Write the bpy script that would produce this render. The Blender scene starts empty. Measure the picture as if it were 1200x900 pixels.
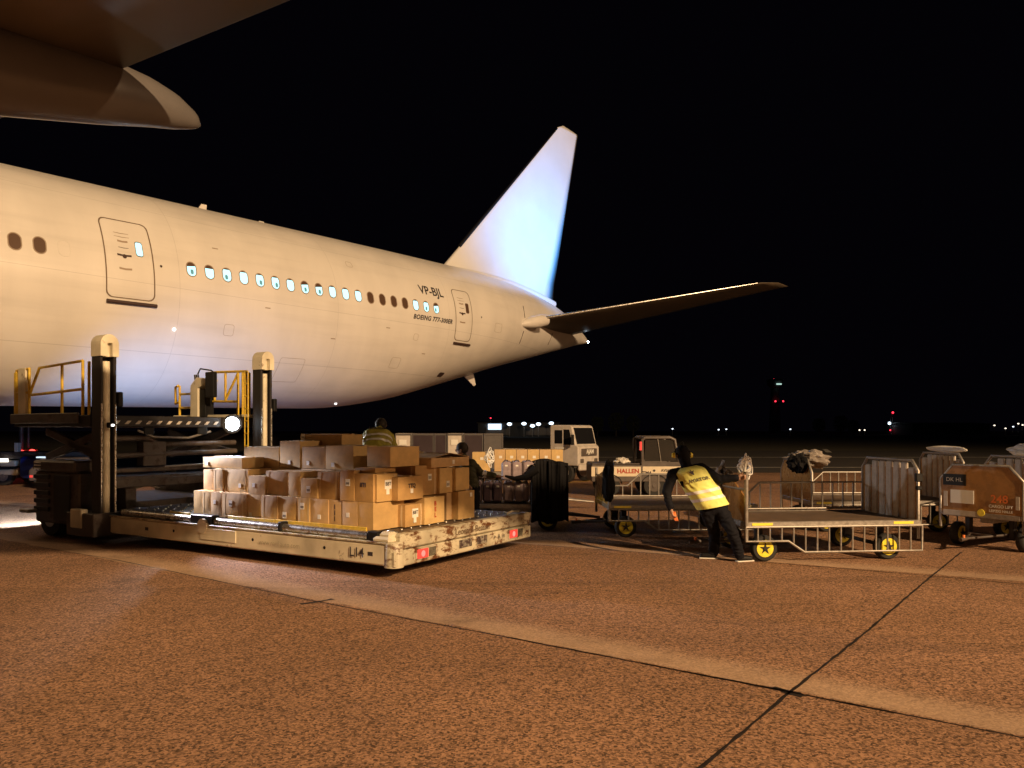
import bpy, math, random
from mathutils import Vector, Matrix
from math import sin, cos, pi, radians, sqrt, atan2
random.seed(7)
scn = bpy.context.scene
COL = scn.collection
F = 900.0; H = 1.85                       # lens in photo pixels, eye height

# ---------------------------------------------------------------- camera
cd = bpy.data.cameras.new('camera'); cam = bpy.data.objects.new('camera', cd); COL.objects.link(cam)
cam.location = (0, 0, H); cam.rotation_euler = (pi/2, 0, 0)
cd.sensor_width = 36; cd.lens = 27.0; cd.shift_y = 55/1200.0
cd.clip_start = 0.1; cd.clip_end = 5000
scn.camera = cam
# ---------------------------------------------------------------- night sky
w = bpy.data.worlds.new('World'); scn.world = w; w.use_nodes = True
bg = w.node_tree.nodes['Background']
bg.inputs['Color'].default_value = (0.55, 0.42, 0.85, 1); bg.inputs['Strength'].default_value = 0.0016
scn.view_settings.view_transform = 'Standard'; scn.view_settings.look = 'None'
scn.view_settings.exposure = 0; scn.view_settings.gamma = 1

def lamp(name, kind, loc, energy, color, target=None, radius=.3, spot=60, blend=.5):
    l = bpy.data.lights.new(name, kind); l.energy = energy; l.color = color
    l.shadow_soft_size = radius
    if kind == 'SPOT': l.spot_size = radians(spot); l.spot_blend = blend
    o = bpy.data.objects.new(name, l); COL.objects.link(o); o.location = loc
    if target is not None:
        o.rotation_euler = (Vector(target) - Vector(loc)).to_track_quat('-Z', 'Y').to_euler()
    return o
SOD = (1.0, 0.665, 0.355)
lamp('floodlight', 'SPOT', (26.7, -26.4, 22.7), 160000, SOD, (0, 14, 1), .40, 110, .6)
lamp('floodlight', 'SPOT', (62, -14, 26), 42000, (1.0, .62, .33), (2, 18, 2), .6, 100, .6)  # added fill lamp, no known mast; lifts the shaded areas

# ---------------------------------------------------------------- materials
def mat(name, col, rough=.6, metal=0, var=0, vscale=8, bump=0, bscale=60, spec=.5, emit=None, es=0):
    m = bpy.data.materials.new(name); m.use_nodes = True
    nt = m.node_tree; b = nt.nodes['Principled BSDF']
    b.inputs['Base Color'].default_value = (*col, 1); b.inputs['Roughness'].default_value = rough
    b.inputs['Metallic'].default_value = metal; b.inputs['Specular IOR Level'].default_value = spec
    if emit: b.inputs['Emission Color'].default_value = (*emit, 1); b.inputs['Emission Strength'].default_value = es
    if var or bump: tc = nt.nodes.new('ShaderNodeTexCoord')
    if var:
        n = nt.nodes.new('ShaderNodeTexNoise'); n.inputs['Scale'].default_value = vscale; n.inputs['Detail'].default_value = 8
        n.inputs['Roughness'].default_value = .65
        nt.links.new(tc.outputs['Object'], n.inputs['Vector'])
        r = nt.nodes.new('ShaderNodeMapRange'); r.inputs[1].default_value = .3; r.inputs[2].default_value = .7
        r.inputs[3].default_value = 1 - var; r.inputs[4].default_value = 1 + var*.5
        nt.links.new(n.outputs['Fac'], r.inputs[0])
        mx = nt.nodes.new('ShaderNodeMix'); mx.data_type = 'RGBA'; mx.blend_type = 'MULTIPLY'; mx.inputs[0].default_value = 1
        mx.inputs[6].default_value = (*col, 1); nt.links.new(r.outputs[0], mx.inputs[7])
        nt.links.new(mx.outputs[2], b.inputs['Base Color'])
        r2 = nt.nodes.new('ShaderNodeMapRange'); r2.inputs[3].default_value = max(.05, rough-.15); r2.inputs[4].default_value = min(1, rough+.15)
        nt.links.new(n.outputs['Fac'], r2.inputs[0]); nt.links.new(r2.outputs[0], b.inputs['Roughness'])
    if bump:
        n2 = nt.nodes.new('ShaderNodeTexNoise'); n2.inputs['Scale'].default_value = bscale; n2.inputs['Detail'].default_value = 4
        nt.links.new(tc.outputs['Object'], n2.inputs['Vector'])
        bp = nt.nodes.new('ShaderNodeBump'); bp.inputs['Strength'].default_value = bump; bp.inputs['Distance'].default_value = .01
        nt.links.new(n2.outputs['Fac'], bp.inputs['Height']); nt.links.new(bp.outputs[0], b.inputs['Normal'])
    return m
def rusty(name, paint, rust=(.12, .045, .015), thr=.55, scale=5, rough=.5, stretch=(1, 1, 1)):
    m = mat(name, paint, rough); nt = m.node_tree; b = nt.nodes['Principled BSDF']
    tc = nt.nodes.new('ShaderNodeTexCoord'); mp = nt.nodes.new('ShaderNodeMapping'); mp.inputs['Scale'].default_value = stretch
    nt.links.new(tc.outputs['Object'], mp.inputs[0])
    n = nt.nodes.new('ShaderNodeTexNoise'); n.inputs['Scale'].default_value = scale; n.inputs['Detail'].default_value = 12; n.inputs['Roughness'].default_value = .72
    nt.links.new(mp.outputs[0], n.inputs['Vector'])
    cr = nt.nodes.new('ShaderNodeValToRGB'); cr.color_ramp.elements[0].position = thr-.03; cr.color_ramp.elements[1].position = thr+.05
    nt.links.new(n.outputs['Fac'], cr.inputs[0])
    n2 = nt.nodes.new('ShaderNodeTexNoise'); n2.inputs['Scale'].default_value = scale*.6; n2.inputs['Detail'].default_value = 6
    nt.links.new(tc.outputs['Object'], n2.inputs['Vector'])
    d = nt.nodes.new('ShaderNodeMix'); d.data_type = 'RGBA'; d.inputs[6].default_value = (*paint, 1)
    d.inputs[7].default_value = (*[c*.55 for c in paint], 1)
    mr = nt.nodes.new('ShaderNodeMapRange'); mr.inputs[1].default_value = .4; mr.inputs[2].default_value = .75
    nt.links.new(n2.outputs['Fac'], mr.inputs[0]); nt.links.new(mr.outputs[0], d.inputs[0])
    mx = nt.nodes.new('ShaderNodeMix'); mx.data_type = 'RGBA'; mx.inputs[7].default_value = (*rust, 1)
    nt.links.new(cr.outputs[0], mx.inputs[0]); nt.links.new(d.outputs[2], mx.inputs[6]); nt.links.new(mx.outputs[2], b.inputs['Base Color'])
    return m
def emis(name, col, s):
    return mat(name, (.02, .02, .02), .6, emit=col, es=s)
M = {}
M['cream'] = rusty('cream_paint', (.78, .70, .52), thr=.64, scale=3)
M['rust'] = rusty('rusty_cream_paint', (.58, .52, .38), thr=.53, scale=4, stretch=(1, 1, 2.2))
M['dark'] = mat('dark_grease_metal', (.022, .018, .018), .55, .2, var=.5, vscale=6)
M['brownmetal'] = rusty('grimy_metal', (.085, .068, .06), (.04, .02, .012), .55, 5)
M['black'] = mat('black_plastic', (.008, .008, .009), .5, spec=.3)
M['blackcloth'] = mat('black_tarpaulin', (.006, .0055, .0065), .8, spec=.2, var=.3, vscale=4, bump=.6, bscale=12)
M['yellow'] = mat('yellow_paint', (.75, .50, .04), .45, var=.35, vscale=12)
M['yrim'] = mat('yellow_rim_paint', (.85, .72, .05), .4, var=.3, vscale=15)
M['refl'] = mat('yellow_reflector', (.9, .75, .08), .3)
M['chrome'] = mat('worn_steel', (.6, .58, .55), .28, .9, var=.4, vscale=14)
M['galv'] = mat('galvanised_steel', (.36, .33, .30), .42, .55, var=.35, vscale=18)
M['corr'] = mat('corrugated_grey_plastic', (.52, .47, .41), .55, var=.25, vscale=9)
M['galvd'] = mat('dull_grey_container', (.10, .09, .09), .6, var=.2)
M['plank'] = mat('brown_plywood_deck', (.15, .10, .065), .6, var=.4, vscale=6)
M['brownpanel'] = mat('brown_laminate_panel', (.36, .18, .055), .28, var=.3, vscale=5)
M['rubber'] = mat('tyre_rubber', (.022, .021, .02), .8, var=.4, vscale=20)
M['tape'] = mat('parcel_tape', (.62, .47, .28), .25)
M['maroon'] = mat('dark_maroon_container_paint', (.035, .02, .026), .5, var=.3, vscale=2)
M['label'] = mat('white_paper_label', (.78, .76, .70), .6)
M['ink'] = mat('dark_print', (.04, .03, .035), .6)
M['redink'] = mat('red_print', (.42, .05, .02), .6)
M['orange'] = mat('orange_paint', (.75, .20, .05), .5)
M['blue'] = mat('blue_paint', (.02, .05, .35), .4, var=.2)
M['glass'] = mat('dark_window_glass', (.012, .012, .014), .08)
M['white'] = mat('white_vehicle_paint', (.62, .56, .50), .35, var=.2, vscale=4)
M['greybody'] = mat('grey_vehicle_paint', (.11, .09, .08), .4, var=.3, vscale=4)
M['bag'] = mat('dark_mauve_suitcase_fabric', (.12, .08, .10), .55, var=.35, vscale=7, bump=.4, bscale=30)
M['bagl'] = mat('pale_suitcase_fabric', (.32, .25, .27), .5, var=.35, vscale=7, bump=.4, bscale=30)
M['tarp'] = mat('crumpled_grey_tarpaulin', (.28, .24, .21), .55, var=.4, vscale=6)
M['whitetarp'] = mat('white_tarpaulin', (.75, .70, .62), .5, var=.15)
M['navy'] = mat('black_work_clothes', (.005, .005, .009), .85, spec=.25, var=.3, vscale=6, bump=.5, bscale=18)
M['hiviz'] = mat('yellow_safety_vest_fabric', (.85, .86, .24), .6, var=.15, vscale=7, bump=.7, bscale=11)
M['hivizd'] = mat('olive_yellow_jacket_fabric', (.42, .38, .06), .7, var=.35, vscale=7, bump=.7, bscale=14)
M['greenj'] = mat('dark_green_jacket', (.06, .06, .03), .75, var=.3, bump=.5, bscale=14)
M['silver'] = mat('reflective_silver_tape', (.82, .82, .82), .3)
M['skin'] = mat('skin', (.38, .22, .15), .55)
M['hair'] = mat('dark_hair', (.02, .014, .01), .7)
M['farwall'] = mat('far_building_wall', (.10, .10, .10), .8, var=.3, vscale=.1)
M['trunk'] = mat('bark', (.08, .06, .04), .9)
M['redlamp'] = emis('red_lamp', (1, .05, .04), 5)
M['redlens'] = mat('red_lens_added_glow', (.75, .06, .05), .25, emit=(1, .12, .1), es=.35)  # weak glow added, standing for lamplight thrown back by the lens
M['bluewhite'] = emis('cold_white_lamp', (.75, .88, 1), 60)
M['cardbs'] = []
for i, c in enumerate([(.56, .36, .145), (.64, .43, .18), (.48, .29, .11), (.60, .40, .20)]):
    M['cardbs'].append(mat('brown_cardboard', c, .72, var=.22, vscale=5, bump=.35, bscale=9))

# ---------------------------------------------------------------- mesh helpers
class MB:
    def __init__(s): s.v = []; s.f = []; s.m = []; s.sm = []
    def add(s, vs, fs, mi=0, smooth=False):
        o = len(s.v); s.v += [tuple(v) for v in vs]
        for f in fs: s.f.append([i+o for i in f]); s.m.append(mi); s.sm.append(smooth)
        return s
    def box(s, a, b, mi=0, mtx=None):
        (x0, y0, z0), (x1, y1, z1) = a, b
        vs = [Vector(p) for p in ((x0,y0,z0),(x1,y0,z0),(x1,y1,z0),(x0,y1,z0),(x0,y0,z1),(x1,y0,z1),(x1,y1,z1),(x0,y1,z1))]
        if mtx: vs = [mtx @ v for v in vs]
        return s.add(vs, [(0,3,2,1),(4,5,6,7),(0,1,5,4),(1,2,6,5),(2,3,7,6),(3,0,4,7)], mi)
    def rbox(s, a, b, r=.02, mi=0, mtx=None):           # box with chamfered vertical + horizontal edges
        (x0, y0, z0), (x1, y1, z1) = a, b
        r = min(r, (x1-x0)*.45, (y1-y0)*.45, (z1-z0)*.45)
        def ring(z, i):
            X0, X1, Y0, Y1 = x0+i, x1-i, y0+i, y1-i; c = r*.7 if i else r
            return [(X0+c,Y0,z),(X1-c,Y0,z),(X1,Y0+c,z),(X1,Y1-c,z),(X1-c,Y1,z),(X0+c,Y1,z),(X0,Y1-c,z),(X0,Y0+c,z)]
        rs = [ring(z0, r), ring(z0+r, 0), ring(z1-r, 0), ring(z1, r)]
        vs = [Vector(p) for R in rs for p in R]
        if mtx: vs = [mtx @ v for v in vs]
        fs = [tuple(reversed(range(8))), tuple(range(24, 32))]
        for k in range(3):
            for j in range(8): fs.append((k*8+j, k*8+(j+1) % 8, (k+1)*8+(j+1) % 8, (k+1)*8+j))
        return s.add(vs, fs, mi)
    def tube(s, pts, r, n=8, mi=0, caps=True, smooth=True):
        pts = [Vector(p) for p in pts]; rr = r if isinstance(r, (list, tuple)) else [r]*len(pts)
        vs = []; fs = []; N = len(pts)
        t = (pts[1]-pts[0]).normalized(); up = Vector((0,0,1)) if abs(t.z) < .9 else Vector((1,0,0))
        a = t.cross(up).normalized()
        for k in range(N):
            if k == 0: t = (pts[1]-pts[0])
            elif k == N-1: t = pts[-1]-pts[-2]
            else: t = (pts[k+1]-pts[k]).normalized() + (pts[k]-pts[k-1]).normalized()
            t.normalize(); a = (a - t*a.dot(t)).normalized(); b = t.cross(a)
            for j in range(n):
                q = 2*pi*j/n; vs.append(pts[k] + (a*cos(q) + b*sin(q))*rr[k])
        for k in range(N-1):
            for j in range(n): fs.append((k*n+j, k*n+(j+1) % n, (k+1)*n+(j+1) % n, (k+1)*n+j))
        s.add(vs, fs, mi, smooth)
        if caps:
            s.add(vs[:n], [tuple(reversed(range(n)))], mi); s.add(vs[-n:], [tuple(range(n))], mi)
        return s
    def prism(s, poly, vec, mi=0):                      # closed polygon of 3-D points extruded by vec
        p = [Vector(q) for q in poly]; n = len(p); v = Vector(vec)
        return s.add(p+[q+v for q in p], [tuple(reversed(range(n))), tuple(range(n, 2*n))] + [(i, (i+1) % n, n+(i+1) % n, n+i) for i in range(n)], mi)
    def sphere(s, c, r, n=12, mi=0, sc=(1,1,1)):
        c = Vector(c); vs = []; fs = []; m = n//2
        for i in range(m+1):
            for j in range(n):
                a = pi*i/m; b = 2*pi*j/n
                vs.append(c + Vector((sin(a)*cos(b)*sc[0], sin(a)*sin(b)*sc[1], cos(a)*sc[2]))*r)
        for i in range(m):
            for j in range(n): fs.append((i*n+j, (i+1)*n+j, (i+1)*n+(j+1) % n, i*n+(j+1) % n))
        return s.add(vs, fs, mi, True)
    def build(s, name, mats, parent=None, bevel=0):
        me = bpy.data.meshes.new(name); me.from_pydata(s.v, [], s.f)
        for m in (mats if isinstance(mats, (list, tuple)) else [mats]): me.materials.append(m)
        me.polygons.foreach_set('material_index', s.m); me.polygons.foreach_set('use_smooth', s.sm); me.update()
        o = bpy.data.objects.new(name, me); COL.objects.link(o)
        if parent: o.parent = parent
        if bevel:
            b = o.modifiers.new('bevel', 'BEVEL'); b.width = bevel; b.segments = 2; b.limit_method = 'ANGLE'
        return o
def tag(o, label, cat, group=None):
    o['label'] = label; o['category'] = cat
    if group: o['group'] = group
    return o
def thing(name, label, cat, loc=(0,0,0), rz=0, group=None):
    o = bpy.data.objects.new(name, None); COL.objects.link(o); o.location = loc; o.rotation_euler = (0, 0, rz)
    o.empty_display_size = .1
    return tag(o, label, cat, group)
def struct(o): o['kind'] = 'structure'; return o
def copy_tree(o, parent=None):
    c = o.copy(); COL.objects.link(c)
    if parent: c.parent = parent
    for ch in list(o.children): copy_tree(ch, c)
    return c
def kill(o):
    for ch in list(o.children): kill(ch)
    bpy.data.objects.remove(o)
def evalmesh(o):
    bpy.context.view_layer.update()
    dg = bpy.context.evaluated_depsgraph_get()
    return bpy.data.meshes.new_from_object(o.evaluated_get(dg))
def textmesh(s, size, shear=0, bold=0, spacing=1.0, extrude=0):
    c = bpy.data.curves.new('t', 'FONT'); c.body = s; c.size = size; c.shear = shear; c.offset = bold; c.align_x = 'CENTER'; c.align_y = 'CENTER'
    c.space_character = spacing; c.extrude = extrude; c.resolution_u = 3
    o = bpy.data.objects.new('t', c); COL.objects.link(o); me = evalmesh(o)
    bpy.data.objects.remove(o); return me
def writing(name, s, size, m, parent, origin, xdir, ydir, **k):   # flat lettering on a plane
    me = textmesh(s, size, **k); X = Vector(xdir).normalized(); Y = Vector(ydir).normalized(); Z = X.cross(Y)
    O = Vector(origin)
    for v in me.vertices: v.co = O + X*v.co.x + Y*v.co.y + Z*v.co.z
    me.materials.clear(); me.materials.append(m)
    o = bpy.data.objects.new(name, me); COL.objects.link(o); o.parent = parent; return o
def P(px, Y): return (px-600)/F*Y                       # world X at depth Y
def Z(py, Y): return H-(py-505)/F*Y
def G(px, py, z=0):
    Y = (H-z)*F/(py-505); return Vector((P(px, Y), Y, z))

# ================================================================ SETTING
def ground_mat():
    m = bpy.data.materials.new('exposed_aggregate_concrete'); m.use_nodes = True; nt = m.node_tree; N = nt.nodes; L = nt.links
    b = N['Principled BSDF']; b.inputs['Roughness'].default_value = .75; b.inputs['Specular IOR Level'].default_value = .3
    geo = N.new('ShaderNodeNewGeometry'); pos = geo.outputs['Position']
    def noise(scale, det=4, ro=.6):
        n = N.new('ShaderNodeTexNoise'); n.inputs['Scale'].default_value = scale; n.inputs['Detail'].default_value = det; n.inputs['Roughness'].default_value = ro
        L.new(pos, n.inputs['Vector']); return n.outputs['Fac']
    def mr(i, a, b_, c, d, smooth=False):
        r = N.new('ShaderNodeMapRange'); r.inputs[1].default_value = a; r.inputs[2].default_value = b_; r.inputs[3].default_value = c; r.inputs[4].default_value = d
        if smooth: r.interpolation_type = 'SMOOTHSTEP'
        L.new(i, r.inputs[0]); return r.outputs[0]
    def mth(op, a, b_):
        n = N.new('ShaderNodeMath'); n.operation = op
        for k, q in enumerate((a, b_)):
            if hasattr(q, 'links'): L.new(q, n.inputs[k])
            else: n.inputs[k].default_value = q
        return n.outputs[0]
    def mixc(f, a, b_, bt='MIX'):
        x = N.new('ShaderNodeMix'); x.data_type = 'RGBA'; x.blend_type = bt
        for k, q in ((0, f), (6, a), (7, b_)):
            if hasattr(q, 'links'): L.new(q, x.inputs[k])
            elif k == 0: x.inputs[0].default_value = q
            else: x.inputs[k].default_value = (*q, 1)
        return x.outputs[2]
    vor = N.new('ShaderNodeTexVoronoi'); vor.inputs['Scale'].default_value = 66; L.new(pos, vor.inputs['Vector'])
    vc = N.new('ShaderNodeSeparateColor'); L.new(vor.outputs['Color'], vc.inputs[0])
    stone = mr(vc.outputs[0], 0, 1, .22, 1.68)
    fine = mr(noise(230, 3, .7), .3, .7, .55, 1.45)
    speck = mth('MULTIPLY', stone, fine)
    # smoother trowelled bands beside the joints: signed distance from the joint lines
    def band(p0, ang, w0, w1):
        nx, ny = -sin(ang), cos(ang)
        dp = N.new('ShaderNodeVectorMath'); dp.operation = 'DOT_PRODUCT'; L.new(pos, dp.inputs[0]); dp.inputs[1].default_value = (nx, ny, 0)
        dd = mth('SUBTRACT', dp.outputs['Value'], p0[0]*nx+p0[1]*ny)
        dd = mth('ADD', dd, mth('MULTIPLY', mth('SUBTRACT', noise(1.6, 3), .5), .14))
        return mth('MULTIPLY', mr(dd, 0.0, .04, 0, 1, True), mr(dd, w0, w1, 1, 0, True))
    bd = mth('MAXIMUM', band((2.02, 5.42), radians(-35.6), .22, .65), band((2.81, 11.25), radians(-27.5), .1, .7))
    speck = mixc(mth('MULTIPLY', bd, .75), N.new('ShaderNodeCombineXYZ').outputs[0], (1, 1, 1)) if False else speck
    amp = mth('ADD', mth('MULTIPLY', mth('SUBTRACT', speck, 1), mth('SUBTRACT', 1, mth('MULTIPLY', bd, .7))), 1)
    patch = mr(noise(.35, 5, .6), .3, .7, .78, 1.15)
    patch2 = mr(noise(3.0, 6, .7), .3, .7, .92, 1.06)
    stain = mr(noise(.9, 7, .62), .60, .72, 1, .62, True)
    mpt = N.new('ShaderNodeMapping'); mpt.inputs['Rotation'].default_value = (0, 0, radians(-8)); mpt.inputs['Scale'].default_value = (.10, 2.2, 1); L.new(pos, mpt.inputs[0])
    nt_ = N.new('ShaderNodeTexNoise'); nt_.inputs['Scale'].default_value = 1.0; nt_.inputs['Detail'].default_value = 5; L.new(mpt.outputs[0], nt_.inputs['Vector'])
    tyre = mr(nt_.outputs['Fac'], .56, .68, 1, .80, True)
    tot = mth('MULTIPLY', mth('MULTIPLY', mth('MULTIPLY', amp, patch), patch2), mth('MULTIPLY', stain, tyre))
    base = mixc(bd, (.32, .179, .105), (.46, .305, .20))
    col = mixc(1.0, base, tot, 'MULTIPLY')
    L.new(col, b.inputs['Base Color'])
    bp = N.new('ShaderNodeBump'); bp.inputs['Strength'].default_value = .55; bp.inputs['Distance'].default_value = .006
    L.new(mth('MULTIPLY', speck, mth('SUBTRACT', 1, mth('MULTIPLY', bd, .7))), bp.inputs['Height']); L.new(bp.outputs[0], b.inputs['Normal'])
    return m
def sheet(name, poly, z, m):
    b = MB(); b.add([(x, y, z) for x, y in poly], [tuple(range(len(poly)))]); return struct(b.build(name, m))
sheet('apron_ground', [(-2500, -300), (2500, -300), (2500, 4000), (-2500, 4000)], 0, ground_mat())
M['asphalt'] = mat('dark_asphalt', (.045, .036, .03), .85, var=.3, vscale=1.2)
M['grass'] = mat('dry_grass', (.075, .06, .03), .95, var=.4, vscale=.8)
M['paintline'] = mat('worn_line_paint', (.8, .76, .68), .6, var=.4, vscale=3)
M['seal'] = mat('black_joint_sealant', (.02, .014, .012), .6, var=.4, vscale=20)
def slab(name, y0, y1, z, m, sl=0): return sheet(name, [(-900, y0-sl), (900, y0+sl), (900, y1+sl), (-900, y1-sl)], z, m)
slab('taxiway', 34, 72, .004, M['asphalt'])  # asphalt edge brought nearer; its dark colour also stands for fading lamplight
slab('grass_verge', 72, 420, .004, M['grass'])
for y, wd in ((38.7, .3), (53.6, .35)): sheet('painted_line', [(-300, y), (300, y), (300, y+wd), (-300, y+wd)], .010, M['paintline'])
sheet('painted_line', [(27, 66), (31.5, 78), (32, 78), (27.5, 66)], .012, M['paintline'])
sheet('painted_line', [(1.6, 27.2), (6, 31.5), (6.15, 31.5), (1.75, 27.2)], .006, M['yellow'])
def joint(name, pts, w):
    b = MB(); pp = []
    for k in range(len(pts)-1):
        n = max(2, int((pts[k+1]-pts[k]).length/.12))
        for j in range(n): pp.append(pts[k].lerp(pts[k+1], j/n))
    pp.append(pts[-1])
    vs = []
    for k, p in enumerate(pp):
        t = (pp[min(k+1, len(pp)-1)]-pp[max(k-1, 0)]).normalized(); n = Vector((-t.y, t.x, 0))
        a = w*(.5+random.uniform(-.18, .35)); c = w*(.5+random.uniform(-.18, .35)); o = n*random.uniform(-.003, .003)
        q = Vector((p.x, p.y, .003))
        vs += [q+o+n*a, q+o-n*c]
    b.add(vs, [(2*k, 2*k+1, 2*k+3, 2*k+2) for k in range(len(pp)-1)]); return struct(b.build(name, M['seal']))
joint('pavement_joint', [G(*q) for q in ((45,641), (135,656), (370,705), (600,748), (925,811), (1200,865), (1330,893))], .016)
joint('pavement_joint', [G(*q)+Vector((0,0,.001)) for q in ((600,748), (760,779), (925,811), (1050,836))], .024)
joint('pavement_joint', [G(*q) for q in ((635,639), (825,653), (1092,675), (1200,685), (1300,697))], .020)
joint('pavement_joint', [G(*q) for q in ((1127,647), (1092,675), (1010,745), (925,812), (825,897), (740,965))], .020)
joint('pavement_joint', [G(*q) for q in ((352,708), (374,705.5), (390,702))], .05)
joint('pavement_joint', [G(*q) for q in ((45,668), (135,656), (160,652))], .012)
joint('pavement_joint', [G(*q) for q in ((150,748), (184,742))], .008)
joint('pavement_joint', [G(*q) for q in ((905,806), (925,811.5), (942,816))], .07)

# ================================================================ AIRCRAFT
TH = .9021; OFF = 22.923; ZC = 5.505; GR = .0145
nx, ny = -sin(TH), cos(TH)
AO = Vector((nx*OFF, ny*OFF, ZC))
ac = thing('passenger_aircraft', 'huge white twin-aisle airliner parked with lit cabin windows and blue-lit tail fin', 'airplane', (AO.x, AO.y, 0), TH)
AC = thing('x', '', '', (0,0,0)); bpy.data.objects.remove(AC)
SLO = Matrix.Translation((0, 0, ZC)) @ Matrix.Rotation(-math.atan(GR), 4, 'Y')     # fuselage axis frame inside the thing
def acl(v): return SLO @ Vector(v)
SEC = [(-38, 2.2, -2.6, 2.3), (-34, 3.0, -3.05, 3.05), (-30, 3.1, -3.1, 3.1), (16, 3.1, -3.1, 3.1), (18, 3.1, -3.05, 3.1), (20.5, 3.09, -2.72, 3.07), (22.5, 3.07, -2.27, 2.98), (24.7, 3.05, -1.74, 2.80),
       (26.5, 2.98, -1.30, 2.48), (28.3, 2.86, -.90, 2.08), (30.2, 2.62, -.50, 1.62), (32, 2.28, -.10, 1.18), (33.4, 1.83, .20, .80), (34.6, 1.32, .46, .42), (35.4, .98, .60, .16), (35.7, .80, .66, .04)]
def sec(s):
    for k in range(len(SEC)-1):
        a, b = SEC[k], SEC[k+1]
        if s <= b[0] or k == len(SEC)-2:
            t = min(1, max(0, (s-a[0])/(b[0]-a[0])))
            # smooth interpolation (Catmull-like)
            p0 = SEC[max(0, k-1)]; p3 = SEC[min(len(SEC)-1, k+2)]
            out = []
            for i in (1, 2, 3):
                m1 = (b[i]-p0[i])/(b[0]-p0[0])*(b[0]-a[0]) if k > 0 else 0; m2 = (p3[i]-a[i])/(p3[0]-a[0])*(b[0]-a[0])
                h = t*t; c = h*t
                out.append((2*c-3*h+1)*a[i]+(c-2*h+t)*m1+(-2*c+3*h)*b[i]+(c-h)*m2)
            return out
def surf(s, z, off=0.0):                                # port side surface point (aircraft frame)
    t, b, wd = sec(s); c = (t+b)/2; h = (t-b)/2; q = max(-.999, min(.999, (z-c)/h))
    y = -wd*sqrt(1-q*q); n = Vector((0, y/(wd*wd), (z-c)/(h*h))).normalized()
    return acl(Vector((s, y, z)) + n*off)
def fus_mat():
    m = mat('white_fuselage_paint', (.72, .69, .66), .32, spec=.5); nt = m.node_tree; N = nt.nodes; L = nt.links; b = N['Principled BSDF']
    tc = N.new('ShaderNodeTexCoord'); mp = N.new('ShaderNodeMapping'); mp.inputs['Location'].default_value = (0, 0, -ZC); L.new(tc.outputs['Object'], mp.inputs[0])
    sx = N.new('ShaderNodeSeparateXYZ'); L.new(mp.outputs[0], sx.inputs[0])
    def line(sock, at, wd, mod=None):
        v = sock
        if mod:
            n = N.new('ShaderNodeMath'); n.operation = 'PINGPONG'; L.new(v, n.inputs[0]); n.inputs[1].default_value = mod; v = n.outputs[0]
        n = N.new('ShaderNodeMath'); n.operation = 'COMPARE'; L.new(v, n.inputs[0]); n.inputs[1].default_value = at; n.inputs[2].default_value = wd; return n.outputs[0]
    acc = None
    for q in (line(sx.outputs[2], .18, .007), line(sx.outputs[2], -1.55, .008), line(sx.outputs[2], 2.3, .006), line(sx.outputs[0], 0, .006, 2.67)):
        if acc is None: acc = q
        else:
            n = N.new('ShaderNodeMath'); n.operation = 'MAXIMUM'; L.new(acc, n.inputs[0]); L.new(q, n.inputs[1]); acc = n.outputs[0]
    st = N.new('ShaderNodeMapping'); st.inputs['Scale'].default_value = (1.1, 1, .22); L.new(mp.outputs[0], st.inputs[0])
    n1 = N.new('ShaderNodeTexNoise'); n1.inputs['Scale'].default_value = 1.1; n1.inputs['Detail'].default_value = 7; L.new(st.outputs[0], n1.inputs['Vector'])
    r = N.new('ShaderNodeMapRange'); r.inputs[1].default_value = .35; r.inputs[2].default_value = .75; r.inputs[3].default_value = 1.02; r.inputs[4].default_value = .90; L.new(n1.outputs['Fac'], r.inputs[0])
    st2 = N.new('ShaderNodeMapping'); st2.inputs['Scale'].default_value = (.16, 1, 1.6); L.new(mp.outputs[0], st2.inputs[0])
    n2 = N.new('ShaderNodeTexNoise'); n2.inputs['Scale'].default_value = 2.2; n2.inputs['Detail'].default_value = 6; L.new(st2.outputs[0], n2.inputs['Vector'])
    r2 = N.new('ShaderNodeMapRange'); r2.inputs[1].default_value = .5; r2.inputs[2].default_value = .8; r2.inputs[3].default_value = 1.0; r2.inputs[4].default_value = .90; L.new(n2.outputs['Fac'], r2.inputs[0])
    mu = N.new('ShaderNodeMath'); mu.operation = 'MULTIPLY'; L.new(r.outputs[0], mu.inputs[0]); L.new(r2.outputs[0], mu.inputs[1])
    ln = N.new('ShaderNodeMath'); ln.operation = 'MULTIPLY_ADD'; L.new(acc, ln.inputs[0]); ln.inputs[1].default_value = -.20; L.new(mu.outputs[0], ln.inputs[2])
    mx = N.new('ShaderNodeMix'); mx.data_type = 'RGBA'; mx.blend_type = 'MULTIPLY'; mx.inputs[0].default_value = 1; mx.inputs[6].default_value = (.74, .70, .65, 1)
    L.new(ln.outputs[0], mx.inputs[7]); L.new(mx.outputs[2], b.inputs['Base Color'])
    return m
M['fus'] = fus_mat()
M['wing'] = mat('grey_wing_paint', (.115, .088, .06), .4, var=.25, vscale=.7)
M['fairing'] = mat('pale_fairing_paint', (.11, .10, .095), .3, var=.12, vscale=.8)
M['seam'] = mat('dark_door_seam', (.16, .11, .07), .7)  # dark brown strip round doors and door windows
M['seamd'] = mat('door_sill_dark', (.05, .025, .02), .6)
M['cabin'] = emis('lit_cabin_window', (.50, .95, .95), 1.7)
M['cabin2'] = emis('dim_cabin_window', (.30, .75, .78), .8)
M['blind'] = mat('closed_window_blind', (.085, .042, .022), .6)
fb = MB(); NS = 96; xs = []
x = -38.0
while x < 35.71:
    xs.append(x); x += 1.2 if x < 15 else .45 if x < 34 else .15
xs.append(35.7)
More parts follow.
